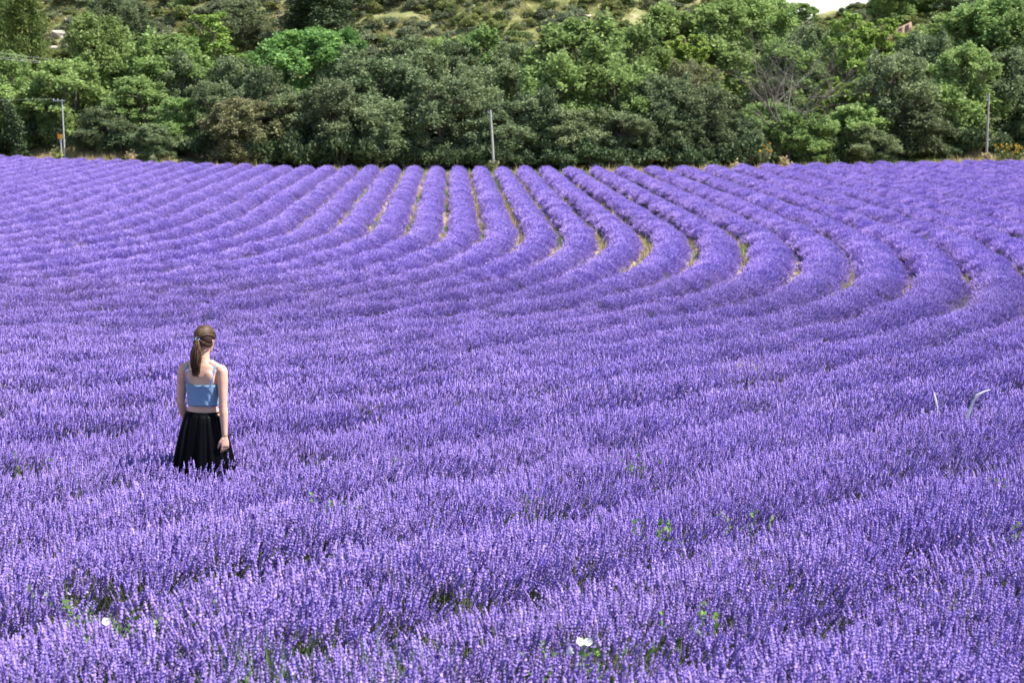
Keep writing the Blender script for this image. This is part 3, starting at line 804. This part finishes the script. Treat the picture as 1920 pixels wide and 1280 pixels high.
# scrub on the hillside and bushes along the wood's foot
SCRUB = {'scrub_shade': 'shade-darkened green bush', 'scrub_grey': 'low rounded grey-green scrub bush', 'scrub_green': 'low rounded dark green scrub bush', 'scrub_yellow': 'low yellow-green broom bush'}
def shrub(kind, X, Y, W, H, where):
    st, lf = BUSHES[int(rng.integers(len(BUSHES)))]
    gz = float(ground_z(X, Y))
    e = link(bpy.data.objects.new('scrub_bush', None)); e.location = (X, Y, gz - 0.06); e.rotation_euler.z = rng.random()*6.283
    e.scale = (W/2.2, W/2.2, H/1.6)
    link(bpy.data.objects.new('stems', st), e); c = link(bpy.data.objects.new('leaves', lf), e); set_mat(c, M[kind])
    tag(e, f'{SCRUB[kind]} {where}', 'bush', f'{SCRUB[kind]}es {where}')
    return e
n = 0
while n < 290:
    Y = 150 + 58*rng.random()**1.1; px = rng.uniform(-50, 1330) if rng.random() < 0.9 else rng.uniform(1400, 1940); X = (px-960)/FPX*Y
    z = float(ground_z(X, Y)); py = HORIZON - (z - CAM.z)/Y*FPX
    if py < -25 or py > 125: continue
    if fbm(X*0.2 + 3, Y*0.2) > 0.60: continue
    k = ('scrub_grey', 'scrub_green', 'scrub_yellow')[int(rng.choice(3, p=[0.45, 0.33, 0.22]))]
    W = 1.1 + 2.2*rng.random()**1.6; shrub(k, X, Y, W, W*(0.55 + 0.35*rng.random()), 'on the hillside'); n += 1
for i in range(46):
    px = -20 + 1960*(i + rng.random())/46; X0 = (px-960)/FPX*122; Y = float(edge_y(X0)) + 6.0 + 2*rng.random(); X = (px-960)/FPX*Y
    W = 2.0 + 1.8*rng.random(); e = shrub('scrub_shade', X, Y, W, W*(0.6 + 0.5*rng.random()), 'under front trees')
    TO_LABEL.append((e, 'low green bush', 'under trees', px))
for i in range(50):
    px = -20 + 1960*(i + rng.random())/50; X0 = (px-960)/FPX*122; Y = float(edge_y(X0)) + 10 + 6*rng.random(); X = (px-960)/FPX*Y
    W = 3.2 + 1.8*rng.random(); e = shrub('scrub_shade', X, Y, W, W*(0.8 + 0.4*rng.random()), 'under front trees')
    tag(e, 'tall shade-darkened undergrowth bush between the trunks of the front trees', 'bush', 'undergrowth bushes between the trees')
ordinal_labels(TO_LABEL)

# the countless smaller bushes and dwarf shrubs between them
def scrub_cover():
    protos = []
    for kind in ('scrub_grey', 'scrub_green', 'scrub_yellow'):
        for q in range(2):
            me = BUSHES[q][1].copy(); me.materials[0] = M[kind]; protos.append(proto(me))
    n = 4200
    y = 148 + 66*rng.random(n); x = rng.uniform(-1, 1, n)*0.325*y
    f = fbm(x*0.25 + 3, y*0.25); ok = f < 0.60 + 0.1*rng.random(n); x = x[ok]; y = y[ok]; n = len(x)
    mix = fbm(x*0.09 + 20, y*0.09 + 4); var = 2*np.where(rng.random(n) < np.clip((mix - 0.35)*2, 0.1, 0.8), 0, np.where(rng.random(n) < 0.5, 1, 2)) + rng.integers(0, 2, n)
    D = np.tile([0, 0, 1.0], (n, 1)) + rng.normal(size=(n, 3))*0.08
    o = scatter('hillside_scrub', np.column_stack([x, y, ground_z(x, y) - 0.08]), D, 0.42 + 0.6*rng.random(n)**1.5, var, scatter_group('scrub_scatter', protos))
    tag(o, 'mottled cover of small dwarf shrubs on the hillside', 'scrub', None, 'stuff')
scrub_cover()

# pale rocks showing through the scrub
def rock_mesh(name, flat):
    bm = bmesh.new(); bmesh.ops.create_icosphere(bm, subdivisions=2, radius=0.5)
    for v in bm.verts:
        n_ = 0.75 + 0.5*float(vnoise(v.co.x*3 + 9*flat, v.co.y*3 + v.co.z*4)); v.co = Vector((v.co.x*n_*1.3, v.co.y*n_, v.co.z*n_*flat))
    me = bpy.data.meshes.new(name); bm.to_mesh(me); bm.free(); me.materials.append(M['rock']); return me
ROCKS = [rock_mesh('boulder', f) for f in (0.55, 0.7, 0.45)]
for px, py, W in ((108, 68, 2.2), (100, 95, 1.8), (285, 68, 2.0), (300, 78, 1.8), (318, 72, 1.4), (335, 65, 1.2), (478, 50, 1.6), (480, 60, 1.3), (255, 43, 1.0), (350, 8, 1.6), (330, 3, 1.2), (30, 108, 1.8), (60, 112, 1.4), (130, 40, 1.2), (296, 48, 1.0), (1095, 32, 1.3), (1500, 72, 1.2)):
    p = on_ground(px, py)
    o = link(bpy.data.objects.new('boulder', ROCKS[int(rng.integers(3))])); o.location = (p.x, p.y, float(ground_z(p.x, p.y)) + 0.02); o.scale = (W, W*0.8, W*0.8); o.rotation_euler.z = rng.random()*6
    tag(o, 'pale pinkish limestone boulder among the hillside scrub', 'rock', 'pale boulders on the hillside')

# reddish rock ledge near the skyline
def ledge():
    Y = 160; mb = MB(); p0 = at_depth(1640, 64, Y); p1 = at_depth(1708, 43, Y)
    n = 12; rings = []
    for i in range(n):
        f = i/(n-1); c = p0.lerp(p1, f); h = 0.25 + 0.15*rng.random(); d = 1.2
        c.z -= 0.2*math.sin(f*3.1)
        rings.append([Vector((c.x, c.y - d*0.6 + 0.2*rng.random(), c.z - h*2)), Vector((c.x, c.y - d*0.5 + 0.3*rng.random(), c.z)), Vector((c.x, c.y, c.z + 0.12*rng.random())), Vector((c.x, c.y + d*2, c.z - 0.1)), Vector((c.x, c.y + d*2, c.z - h*3))])
    mb.loft(rings)
    o = mb.build('rock_ledge', M['red_rock']); tag(o, 'reddish earth and rock ledge near the skyline gap', 'rock')
ledge()

# ------------------------------------------------------------------ poles, marker, wires
def pole(px, ybase, ytop, Y, mat, lean, label, crossarm=None, r=0.085):
    X = (px - 960)/FPX*Y; gz = float(ground_z(X, Y)); top = at_depth(px, ytop, Y).z
    e = link(bpy.data.objects.new('utility_pole', None)); e.location = (X, Y, gz); tag(e, label, 'utility pole', 'utility poles along the field edge')
    H = top - gz
    mb = MB(); mb.tube([(0, 0, -0.4), (lean*0.5, 0, H*0.5), (lean, 0, H)], [r*1.15, r, r*0.75], 10); mb.build('shaft', mat, e, True)
    mb = MB(); mb.tube([(lean, 0, H), (lean, 0, H+0.05)], [r*0.8, r*0.6], 10); mb.build('cap', M['metal'], e)
    if crossarm:
        mb = MB(); mb.box((lean - 0.25, -r*0.9, H - 0.04), (0.9, 0.07, 0.07)); mb.build('crossarm', M['metal'], e)
        for q in (-0.62, -0.3):
            mb = MB(); mb.tube([(lean+q, -r*0.9, H - 0.01), (lean+q, -r*0.9, H + 0.06), (lean+q, -r*0.9, H+0.11)], [0.02, 0.035, 0.02], 8); mb.build('insulator', M['white_stalk'], e)
    else:
        for q in (0.12, 0.4):
            mb = MB(); mb.box((lean - r*1.3, -0.02, H - q), (0.16, 0.05, 0.05)); mb.build('bracket', M['metal'], e)
            mb = MB(); mb.tube([(lean - r*2.2, -0.02, H-q), (lean - r*2.2, -0.02, H-q+0.12)], [0.028, 0.02], 8); mb.build('insulator', M['metal'], e)
    return e, Vector((X + lean, Y, top))
_, topL = pole(126, 290, 188, 131, M['metal'], -0.06, 'slim grey metal utility pole with a short crossarm beside the orange marker', True, r=0.05)
_, topC = pole(927, 312, 208, 119.5, M['pole_grey'], -0.26, 'pale grey utility pole leaning slightly in front of dark evergreen oaks', r=0.078)
_, topR = pole(1845, 285, 178, 126.4, M['pole_wood'], 0.0, 'brown wooden utility pole beside yellow flowering weeds', r=0.08)
def marker():
    Y = 130; X = (119.5 - 960)/FPX*Y; gz = float(ground_z(X, Y))
    e = link(bpy.data.objects.new('marker_post', None)); e.location = (X, Y, gz); tag(e, 'short grey marker post with two stacked orange plates', 'marker post')
    zt = at_depth(120, 252, Y).z - gz
    mb = MB(); mb.tube([(0, 0, -0.2), (0, 0, zt - 0.05)], 0.045, 8); mb.build('post', M['metal'], e)
    mb = MB(); mb.box((0, -0.06, zt - 0.50), (0.14, 0.05, 0.20)); mb.build('bracket', M['metal'], e)
    for q in (0.07, 0.26):
        mb = MB(); mb.box((-0.02, -0.075, zt - q), (0.40, 0.03, 0.165)); mb.build('plate', M['orange'], e)
marker()
def wire(p0, p1, sag, r, label):
    n = 16; pts = []
    for i in range(n+1):
        f = i/n; p = p0.lerp(p1, f); p.z -= sag*4*f*(1-f); pts.append(p)
    mb = MB(); mb.tube(pts, r, 5); o = mb.build('overhead_wire', M['wire'], None, True); tag(o, label, 'wire', 'overhead wires')
for dy, lab in ((0, 'upper'), (7, 'second'), (11, 'lowest')):
    p0 = at_depth(-420, 30 + dy*1.6, 128); p1 = at_depth(150, 118 + dy*0.7, 141)
    wire(p0, p1, 0.25, 0.011, f'{lab} pale overhead wire running into the trees below the pine')
wire(topL + Vector((-0.6, -0.1, 0.1)), topL + Vector((-26, 2, 0.35)), 0.25, 0.007, 'thin overhead wire leaving the crossarm of the grey metal pole')

# weeds standing on the verge
def verge_plant(px, Y, H, n, mat, label, flower=None, group=None):
    X = (px-960)/FPX*Y; gz = float(ground_z(X, Y))
    e = link(bpy.data.objects.new('verge_weed', None)); e.location = (X, Y, gz); tag(e, label, 'weed', group)
    ms = MB(); C = []; FL = []
    for i in range(n):
        a = rng.random()*6.283; b = Vector((rng.normal()*0.12, rng.normal()*0.12, -0.05)); t = Vector((b.x + math.cos(a)*H*0.28*rng.random(), b.y + math.sin(a)*H*0.2*rng.random(), H*(0.65 + 0.4*rng.random())))
        ms.tube([b, b.lerp(t, 0.5) + Vector((0, 0, 0.05)), t], [0.014, 0.011, 0.006], 4)
        for q in range(16): C.append(np.array(b.lerp(t, 0.1 + 0.85*rng.random())) + rng.normal(size=3)*0.09)
        FL.append(t)
    ms.build('stems', M['stem'], e); c = link(bpy.data.objects.new('leaves', leaf_mesh('weed_leaves', np.array(C), 0.13, 2.2)), e); set_mat(c, mat)
    if flower:
        CC = np.concatenate([np.array(t) + rng.normal(size=(7, 3))*0.06 for t in FL])
        o = link(bpy.data.objects.new('blossoms', leaf_mesh('weed_blossoms', CC, 0.11, 1.1)), e); set_mat(o, flower)
for px in (1872, 1885, 1898, 1910): verge_plant(px, 127.4, 1.55, 7, M['scrub_green'], 'tall yellow-flowered weed on the verge beside the wooden pole', M['yellow_flower'], 'yellow-flowered weeds by the wooden pole')
verge_plant(1432, 121.5, 1.9, 8, M['scrub_grey'], 'tall weed with yellow blooms in front of the bare tree', M['yellow_flower'])
verge_plant(1845, 126.0, 1.1, 16, M['dry_grass'], 'pale dry bushy weed at the foot of the wooden pole')
verge_plant(110, 129.5, 1.35, 9, M['scrub_yellow'], 'bright yellow-green weed beside the orange marker post')
verge_plant(1470, 120.6, 1.0, 9, M['dry_grass'], 'straw-coloured dry weed clump at the lavender edge below the bare tree')
verge_plant(1378, 119.5, 0.8, 9, M['dry_grass'], 'bleached dry grass clump at the lavender edge before evergreen oaks')
verge_plant(250, 127, 1.2, 8, M['dry_grass'], 'dry seeded weed on the straw verge near the oaks')
verge_plant(293, 124.8, 1.0, 10, M['scrub_grey'], 'small grey-green weed at the end of the straw verge')
verge_plant(925, 118.8, 0.9, 12, M['olive'], 'brownish weed clump at the foot of the pale leaning pole')

# ------------------------------------------------------------------ weeds in the near lavender
def field_weed(px, py, H, n, label, group=None, blooms=0, blade=False):
    p = on_ground(px, py, 0.50); gz = float(ground_z(p.x, p.y))
    e = link(bpy.data.objects.new('field_weed', None)); e.location = (p.x, p.y, gz); tag(e, label, 'weed', group)
    V = []; F = []; T = []; ms = MB()
    for i in range(n):
        a = rng.random()*6.283; r = 0.16*math.sqrt(rng.random()); h = H*(0.72 + 0.33*rng.random())
        b = Vector((r*0.5*math.cos(a), r*0.5*math.sin(a), 0)); t = Vector((r*1.3*math.cos(a), r*1.3*math.sin(a), h))
        if not blade: ms.tube([b, b.lerp(t, 0.5), t], [0.003, 0.0025, 0.002], 3, cap=False)
        for q in range(1 if blade else 15):
            f = 0.0 if blade else 0.45 + 0.55*rng.random(); c = np.array(b.lerp(t, f))
            d = np.array([math.cos(a)*0.25, math.sin(a)*0.25, 1.0]) + rng.normal(size=3)*0.2 if blade else rng.normal(size=3) + np.array([0, 0, 0.7])
            d /= np.linalg.norm(d); s = np.cross(d, rng.normal(size=3)); s /= np.linalg.norm(s)
            L = h*1.05 if blade else 0.022 + 0.026*rng.random(); w = 0.005 if blade else L*0.32
            k = len(V); V += [c, c + d*L*0.45 + s*w, c + d*L, c + d*L*0.45 - s*w]; F.append((k, k+1, k+2, k+3)); T += [rng.random()]*4
    if not blade: ms.build('stems', M['stem'], e)
    me = mesh_np('field_weed_leaves', np.array(V), [np.array(F)], [M['weed']], attrs={'tone': ('FLOAT', np.array(T))})
    link(bpy.data.objects.new('leaves', me), e)
    for i in range(blooms):
        a = rng.random()*6.283; c = Vector((0.07*math.cos(a) + 0.05*i, -0.05 + 0.03*math.sin(a), H*(0.95 + 0.12*rng.random())))
        mb = MB(); ax = Vector((rng.normal()*0.5, -0.8, 0.7)).normalized(); A = ax.orthogonal().normalized(); B = ax.cross(A)
        rings = []
        for q, rr in ((-0.022, 0.002), (-0.008, 0.005), (0.002, 0.012), (0.006, 0.019)):
            rings.append([c + ax*q + (A*math.cos(2*math.pi*j/10) + B*math.sin(2*math.pi*j/10))*rr*(1 + 0.16*(j % 2)) for j in range(10)])
        mb.loft(rings, cap=False); mb.build('bloom', M['white_petal'], e, True)
GW = 'green leafy weed poking through the near lavender'
for px, py, H, n in WEEDS:
    field_weed(px, py, H, n, GW, 'green weeds in the near lavender')
field_weed(225, 1205, .63, 26, 'green bindweed with one white bloom between the near lavender flowers', None, 1)
field_weed(1060, 1246, .58, 34, 'green bindweed patch with several white trumpet blooms in the lavender', None, 3)
for px, py in ((560, 1268), (720, 1262), (490, 1250), (770, 1275)): field_weed(px, py, .68, 70, 'upright green grass clump growing out of the nearest lavender row', 'green grass clumps in the lavender', 0, True)
# bleached bent stalks
def stalk(pix, Y, label, r=0.010):
    pts = [at_depth(a, b, Y) for a, b in pix]
    g = pts[0].copy(); g.z = float(ground_z(g.x, g.y)) + 0.30; g.x += 0.01
    mb = MB(); allp = [g] + pts; mb.tube(allp, [r*0.5] + [r*(1.1 if i % 2 else 0.6) for i in range(len(pts)-1)] + [r*0.3], 7)
    o = mb.build('dry_stalk', M['white_stalk'], None, True); tag(o, label, 'stalk')
ys = on_ground(1812, 792, 0.66).y
stalk([(1811, 790), (1817, 772), (1825, 754), (1832, 741), (1845, 734), (1857, 730)], ys, 'bent bleached white stalk arching over the lavender', 0.015)
ys = on_ground(1757, 765, 0.66).y
stalk([(1758, 763), (1754, 748), (1751, 735)], ys, 'short straight bleached white stalk beside a bent one', 0.010)

# ------------------------------------------------------------------ the person
def person():
    X, Y = PERSON_XY; gz = float(ground_z(X, Y))
    root = link(bpy.data.objects.new('person', None)); root.location = (X - 0.03, Y, gz + 0.04); root.rotation_euler = (0, R(1.5), R(-9))
    tag(root, 'person with a brown ponytail, blue cropped top and black skirt standing in lavender', 'person')
    def mskin():
        m, nt, out = new_mat('skin'); f = noise(nt, 12, objcoord(nt), 3)
        col = mixc(nt, maprange(nt, f, 0.3, 0.7, 0, 1), (0.55, 0.33, 0.245), (0.48, 0.265, 0.19))
        p = surf(nt, out, col, 0.5, 0, 0.35)
        p.inputs['Subsurface Weight'].default_value = 0.12; p.inputs['Subsurface Radius'].default_value = (0.02, 0.008, 0.004); p.inputs['Subsurface Scale'].default_value = 0.5
        return m
    skin = mskin()
    mb = MB()
    def ell(z, rx, ry, cx=0.0, cy=0.0, n=28, p=2.0, tilt=0.0):
        out = []
        for j in range(n):
            t = 2*math.pi*j/n; c, s = math.cos(t), math.sin(t)
            out.append(Vector((cx + rx*math.copysign(abs(c)**(2/p), c), cy + ry*math.copysign(abs(s)**(2/p), s), z + tilt*s)))
        return out
    TORSO = [(0.80, .160, .118, 0), (0.88, .168, .120, 0), (0.95, .148, .103, 0), (1.00, .124, .088, .002), (1.05, .118, .085, .004), (1.10, .122, .090, .006), (1.16, .131, .097, .006), (1.22, .139, .098, .004), (1.28, .146, .092, 0), (1.325, .150, .078, -.004), (1.36, .118, .062, -.008), (1.385, .075, .052, -.006), (1.41, .054, .050, 0), (1.45, .049, .049, .012), (1.50, .050, .052, .025)]
    def torso_r(z, k): return float(np.interp(z, [t[0] for t in TORSO], [t[k] for t in TORSO]))
    mb.loft([ell(z, rx, ry, 0, cy, p=2.25) for z, rx, ry, cy in TORSO])
    # shoulder blades, breasts, spine hollow come out of the remesh of overlapping forms
    def limb(pts, rad): mb.tube(pts, rad, 16); 
    def ball(c, r, sx=1, sy=1, sz=1):
        bm = bmesh.new(); bmesh.ops.create_icosphere(bm, subdivisions=3, radius=r)
        V = [Vector((v.co.x*sx, v.co.y*sy, v.co.z*sz)) + Vector(c) for v in bm.verts]
        F = [tuple(v.index for v in f.verts) for f in bm.faces]; bm.free(); mb.add(V, F)
    for s in (-1, 1):
        ball((s*.072, -.070, 1.26), .050, 1, .55, 1.4); ball((s*.065, .075, 1.19), .052, 1, .8, 1)
        ball((s*.158, -.002, 1.318), .050, 1, 1, 1)
        limb([(s*.06, -.008, 1.385), (s*.11, -.006, 1.352), (s*.158, -.002, 1.330)], [.034, .036, .040])
        ball((s*.065, -.045, .86), .075, 1, .8, 1)
        # legs and feet
        limb([(s*.085, 0, .86), (s*.088, .01, .66), (s*.085, .012, .49), (s*.083, -.012, .36), (s*.08, -.012, .22), (s*.08, -.005, .09)], [.086, .074, .054, .050, .043, .034])
        limb([(s*.08, -.035, .04), (s*.085, .05, .045), (s*.092, .13, .028), (s*.095, .17, .022)], [.034, .036, .030, .018])
    # arms: right hangs with a slight bend, left reaches to the front of the skirt
    def arm(sh, el, wr, hd, thumb_side, palm_n):
        sh, el, wr, hd = map(Vector, (sh, el, wr, hd))
        limb([sh, sh.lerp(el, .3), sh.lerp(el, .7), el], [.047, .045, .038, .034])
        ball(el, .0355); ball(sh.lerp(el, .5), .040)
        limb([el, el.lerp(wr, .25), el.lerp(wr, .65), wr], [.034, .037, .029, .0235])
        d = (hd - wr).normalized(); n = Vector(palm_n); n = (n - d*n.dot(d)).normalized(); w = d.cross(n)*thumb_side
        # palm
        rings = []
        for f, a, b in ((-0.012, .022, .019), (.02, .028, .016), (.05, .038, .014), (.078, .040, .012), (.090, .036, .010)):
            c = wr + d*f; rings.append([c + w*(a*math.cos(2*math.pi*j/16)) + n*(b*math.sin(2*math.pi*j/16)) for j in range(16)])
        mb.loft(rings)
        for i, (off, L, curl) in enumerate(((.030, .070, .30), (.0102, .078, .38), (-.0100, .073, .46), (-.0295, .058, .55))):
            p = wr + d*.078 + w*off; dd = d + w*off*1.2; pts = [p]; ang = 0
            for q, seg in enumerate((.42, .32, .26)):
                ang += curl*(0.5, 1.0, 0.8)[q]; v = (dd*math.cos(ang) + n*math.sin(ang)).normalized(); p = p + v*L*seg; pts.append(p)
            mb.tube([wr + d*.05 + w*off*.8] + pts, [.0085, .0088, .0080, .0072, .0052], 10)
        t0 = wr + d*.022 + w*.020; t1 = t0 + d*.032 + w*.024 + n*.010; t2 = t1 + d*.030 + w*.006 + n*.012; t3 = t2 + d*.022 + n*.008
        mb.tube([t0, t1, t2, t3], [.014, .0115, .0095, .006], 10)
    arm((.166, -.004, 1.322), (.195, -.062, 1.045), (.222, -.105, .800), (.228, -.112, .715), -1, (-0.75, .65, 0))
    arm((-.166, 0, 1.318), (-.196, .010, 1.040), (-.176, .105, .815), (-.160, .150, .74), 1, (.75, -.4, 0))
    # head, turned to the right and a little down
    HM = Matrix.Translation((0, .030, 1.50)) @ Matrix.Rotation(R(-11), 4, 'Z') @ Matrix.Rotation(R(-10), 4, 'X')
    def head_pt(p): return HM @ Vector(p)
    HEAD = [(-.035, .040, .045, .030), (-.022, .050, .062, .024), (.0, .058, .074, .016), (.03, .066, .086, .008), (.06, .072, .093, .002), (.09, .0745, .097, -.002), (.12, .071, .092, -.004), (.145, .059, .077, -.006), (.163, .040, .053, -.006), (.173, .018, .024, -.006)]
    mb.loft([[head_pt(p) for p in ell(z, rx, ry, 0, cy, 24, 2.15)] for z, rx, ry, cy in HEAD])
    n0 = len(mb.V)
    mb.tube([head_pt(p) for p in ((0, .088, .068), (0, .104, .042), (0, .112, .030), (0, .095, .022))], [.007, .010, .012, .008], 10)      # nose
    mb.tube([head_pt(p) for p in ((-.020, .088, .000), (0, .098, .002), (.020, .088, .000))], [.005, .008, .005], 8)                     # lips
    mb.tube([head_pt(p) for p in ((-.016, .074, -.030), (0, .080, -.032), (.016, .074, -.030))], [.012, .015, .012], 8)                  # chin
    mb.tube([head_pt(p) for p in ((-.050, .078, .082), (0, .098, .078), (.050, .078, .082))], [.008, .008, .008], 8)                     # brow
    for s in (-1, 1):
        mb.tube([head_pt(p) for p in ((s*.068, .004, .030), (s*.076, -.008, .045), (s*.080, -.014, .066), (s*.076, -.002, .078), (s*.072, .006, .062))], [.006, .008, .008, .007, .005], 8)   # ear
    body = mb.build('body', skin, root, True)
    md = body.modifiers.new('weld', 'REMESH'); md.mode = 'VOXEL'; md.voxel_size = 0.0042; md.use_smooth_shade = True
    sm = body.modifiers.new('soften', 'SMOOTH'); sm.factor = 0.5; sm.iterations = 9
    # eyes
    for s in (-1, 1):
        b2 = MB(); bm = bmesh.new(); bmesh.ops.create_uvsphere(bm, u_segments=12, v_segments=8, radius=.0115); c = head_pt((s*.031, .078, .062))
        b2.add([v.co + c for v in bm.verts], [tuple(v.index for v in f.verts) for f in bm.faces]); bm.free(); b2.build('eye', M['white_petal'], root, True)
    # cropped top with ribbing and straps
    m, nt, out = new_mat('blue_knit'); wv = node(nt, 'ShaderNodeTexWave', bands_direction='Z'); wv.inputs['Scale'].default_value = 60; nt.links.new(objcoord(nt), wv.inputs['Vector']); wv.inputs['Distortion'].default_value = 1.0
    surf(nt, out, mixc(nt, wv.outputs['Fac'], (0.155, 0.26, 0.405), (0.195, 0.315, 0.47)), 0.85, 0, 0.2, (wv.outputs['Fac'], 0.5, 0.004))
    top = MB(); rings = []; nj = 56
    zs = np.linspace(1.028, 1.212, 15)
    def tring(z, off, i=0):
        rx, ry, cy = (torso_r(z, k) for k in (1, 2, 3)); base = ell(z, rx + off, ry + off + .008, 0, cy, nj, 2.25); out = []
        for j, p in enumerate(base):
            back = max(0, -math.sin(2*math.pi*j/nj)); front = max(0, math.sin(2*math.pi*j/nj))
            q = p.copy(); q.y += front**2*(.032*math.exp(-((z-1.17)/.05)**2)) ; q.y -= back**2*(.012*math.exp(-((z-1.22)/.06)**2))
            q.x += .0016*math.sin(j*1.9 + i*.8); q.y += .002*math.sin(j*1.3 + i*1.1); q.z += .0015*math.sin(j*.45)
            out.append(q)
        return out
    for i, z in enumerate(zs): rings.append(tring(z, .010 if i else .006, i))
    rings.append(tring(zs[-1] - .004, .002, 14)); rings.insert(0, tring(zs[0] + .006, -.002, 0))
    top.loft(rings, cap=False); topo = top.build('cropped_top', m, root, True)
    for s in (-1, 1):
        st = MB(); path = [(s*.094, -.098, 1.205), (s*.106, -.088, 1.262), (s*.116, -.062, 1.325), (s*.112, -.022, 1.385), (s*.105, .028, 1.382), (s*.094, .072, 1.315), (s*.080, .105, 1.205)]
        for a in (0, 1):
            pass
        V = []; F = []
        for i, p in enumerate(path):
            for dx, dz in ((-.010, 0), (.010, 0), (.010, .004), (-.010, .004)):
                pr = Vector(p); nrm = Vector((0, pr.y, (pr.z - 1.27)*1.2)).normalized(); V.append(pr + Vector((dx, 0, 0)) + nrm*dz)
        for i in range(len(path)-1):
            for j in range(4): k = (j+1) % 4; F.append((i*4+j, i*4+k, (i+1)*4+k, (i+1)*4+j))
        st.add(V, F); st.build('strap', m, topo)
    # skirt: gathered waistband and falling folds
    m2, nt, out = new_mat('black_satin'); f = noise(nt, 30, objcoord(nt), 3)
    surf(nt, out, mixc(nt, f, (0.0015, 0.0015, 0.002), (0.003, 0.003, 0.004)), 0.45, 0, 0.045, (f, 0.25, 0.004))
    sk = MB(); rings = []; nj = 150; ph = [rng.random()*6.28 for _ in range(6)]
    for i in range(30):
        f = i/29; z = .965 - .80*f
        rx = .136 + .175*f**0.72; ry = .112 + .165*f**0.6; amp = (.0035 + .026*f**0.8)
        ring = []
        for j in range(nj):
            t = 2*math.pi*j/nj; fold = math.sin(17*t + ph[0] + .5*math.sin(2*t) + .25*f) + .55*math.sin(29*t + ph[1]) + .5*math.sin(9*t + ph[2] + .6*f)
            if f < .05: fold += 1.0*math.sin(55*t)
            r = 1 + 0; k = amp*fold*.55
            ring.append(Vector(((rx + k)*math.cos(t) + .012*f, (ry + k)*math.sin(t), z + .006*math.sin(3*t + ph[3])*f)))
        rings.append(ring)
    sk.loft(rings, cap=False); sko = sk.build('skirt', m2, root, True)
    so = sko.modifiers.new('cloth', 'SOLIDIFY'); so.thickness = .003
    wb = MB(); wb.loft([[Vector(((rr)*math.cos(2*math.pi*j/120) * (1 + .008*math.sin(26*2*math.pi*j/120)), (rr - .026)*math.sin(2*math.pi*j/120) * (1 + .008*math.sin(26*2*math.pi*j/120)), z)) for j in range(120)] for z, rr in ((.942, .139), (.950, .1425), (.962, .1415), (.974, .1385), (.980, .131))], cap=False); wb.build('waistband', m2, sko, True)
    # hair
    m3, nt, out = new_mat('brown_hair'); f = noise(nt, 40, objcoord(nt), 3)
    g = nt.nodes.new('ShaderNodeAttribute'); g.attribute_name = 'tone'
    hp = surf(nt, out, mixc(nt, g.outputs['Fac'], (0.022, 0.011, 0.006), (0.125, 0.062, 0.029)), 0.52, 0, 0.3)
    hair = MB(); tones = []
    def hadd(pts, rad, t):
        k0 = hair.n; hair.tube(pts, rad, 5, cap=False); tones.extend([t]*(hair.n - k0))
    tie = head_pt((-.004, -.113, .072))
    # scalp layer
    k0 = hair.n; rings = []
    for z, rx, ry, cy in HEAD[3:]:
        ring = []
        for j in range(32):
            t = 2*math.pi*j/32; c, s = math.cos(t), math.sin(t)
            hl = s > (0.05 if z < .07 else 0.45 + (z - .07)*7)      # the face stays free below the hairline
            o = -.004 if hl else .010
            ring.append(head_pt(((rx + o)*c, cy + (ry + o)*s, z + (.012 if z > .15 else 0))))
        rings.append(ring)
    hair.loft(rings); tones.extend([.25]*(hair.n - k0))
    C0 = Vector((0, -.004, .075)); tl = HM.inverted() @ tie
    for i in range(330):
        th = rng.random()*6.283; hz = rng.random()
        # start on the hairline ring, run over the skull to the tie
        if hz < .55:
            a = R(-12 + 204*rng.random()); st = Vector((math.cos(a)*.072, .012 + math.sin(a)*.080, .085 + .068*max(0, math.sin(a))))
        else:
            a = R(180 + 180*rng.random()); st = Vector((math.cos(a)*.066, math.sin(a)*.080, .012 + .03*rng.random()))
        pts = []
        v0 = (st - C0).normalized(); v1 = (tl - C0).normalized()
        for q in range(9):
            f_ = q/8; v = v0.slerp(v1, f_) if v0.angle(v1) < 3.0 else v0.lerp(v1, f_).normalized()
            up = Vector((0, 0, .30*math.sin(math.pi*f_)*(1 if hz < .55 else 0))); v = (v + up).normalized()
            rr = 1/math.sqrt((v.x/.0855)**2 + (v.y/.108)**2 + (v.z/.106)**2) + .001 + .004*rng.random()
            pts.append(head_pt(C0 + v*rr))
        pts.append(tie)
        hadd(pts, [.002] + [.0042]*8 + [.003], min(1, max(0, .35 + .3*rng.normal())))
    for i in range(170):
        a = rng.random()*6.283; r = math.sqrt(rng.random()); L = .31*(.72 + .30*rng.random())
        pts = [tie + Vector((.004*r*math.cos(a), .004*r*math.sin(a), 0))]
        for q in range(1, 8):
            f_ = q/7; w = .047*math.sin(min(1, f_*1.35)*math.pi*.62)*(1 - .35*max(0, f_-.75)/.25)
            pts.append(tie + Vector((r*w*math.cos(a) - .006*f_, -.030*math.sin(f_*2.2) + r*w*.7*math.sin(a) - .004, -L*f_ + .006*math.sin(f_*3)) ) + Vector(rng.normal(size=3))*.0025)
        hadd(pts, [.0030]*5 + [.0028, .0022, .0010], min(1, max(0, .58 + .3*rng.normal() - (.25 if i % 3 else 0))))
    ho = hair.build('hair', m3, root, True)
    at = ho.data.attributes.new('tone', 'FLOAT', 'POINT'); at.data.foreach_set('value', np.array(tones, np.float32))
    ti = MB(); ring = []
    for j in range(17):
        t = 2*math.pi*j/16; ring.append(tie + Vector((.016*math.cos(t), -.004 + .012*math.sin(t)*.4, .019*math.sin(t)*.6 - .004)))
    ti.tube(ring, .0055, 8, cap=False); ti.build('hair_tie', m, root, True)
person()
print('tris', sum(len(m.loop_triangles) or sum(p.loop_total - 2 for p in m.polygons) for m in {o.data for o in scene.objects if o.type == 'MESH'}))
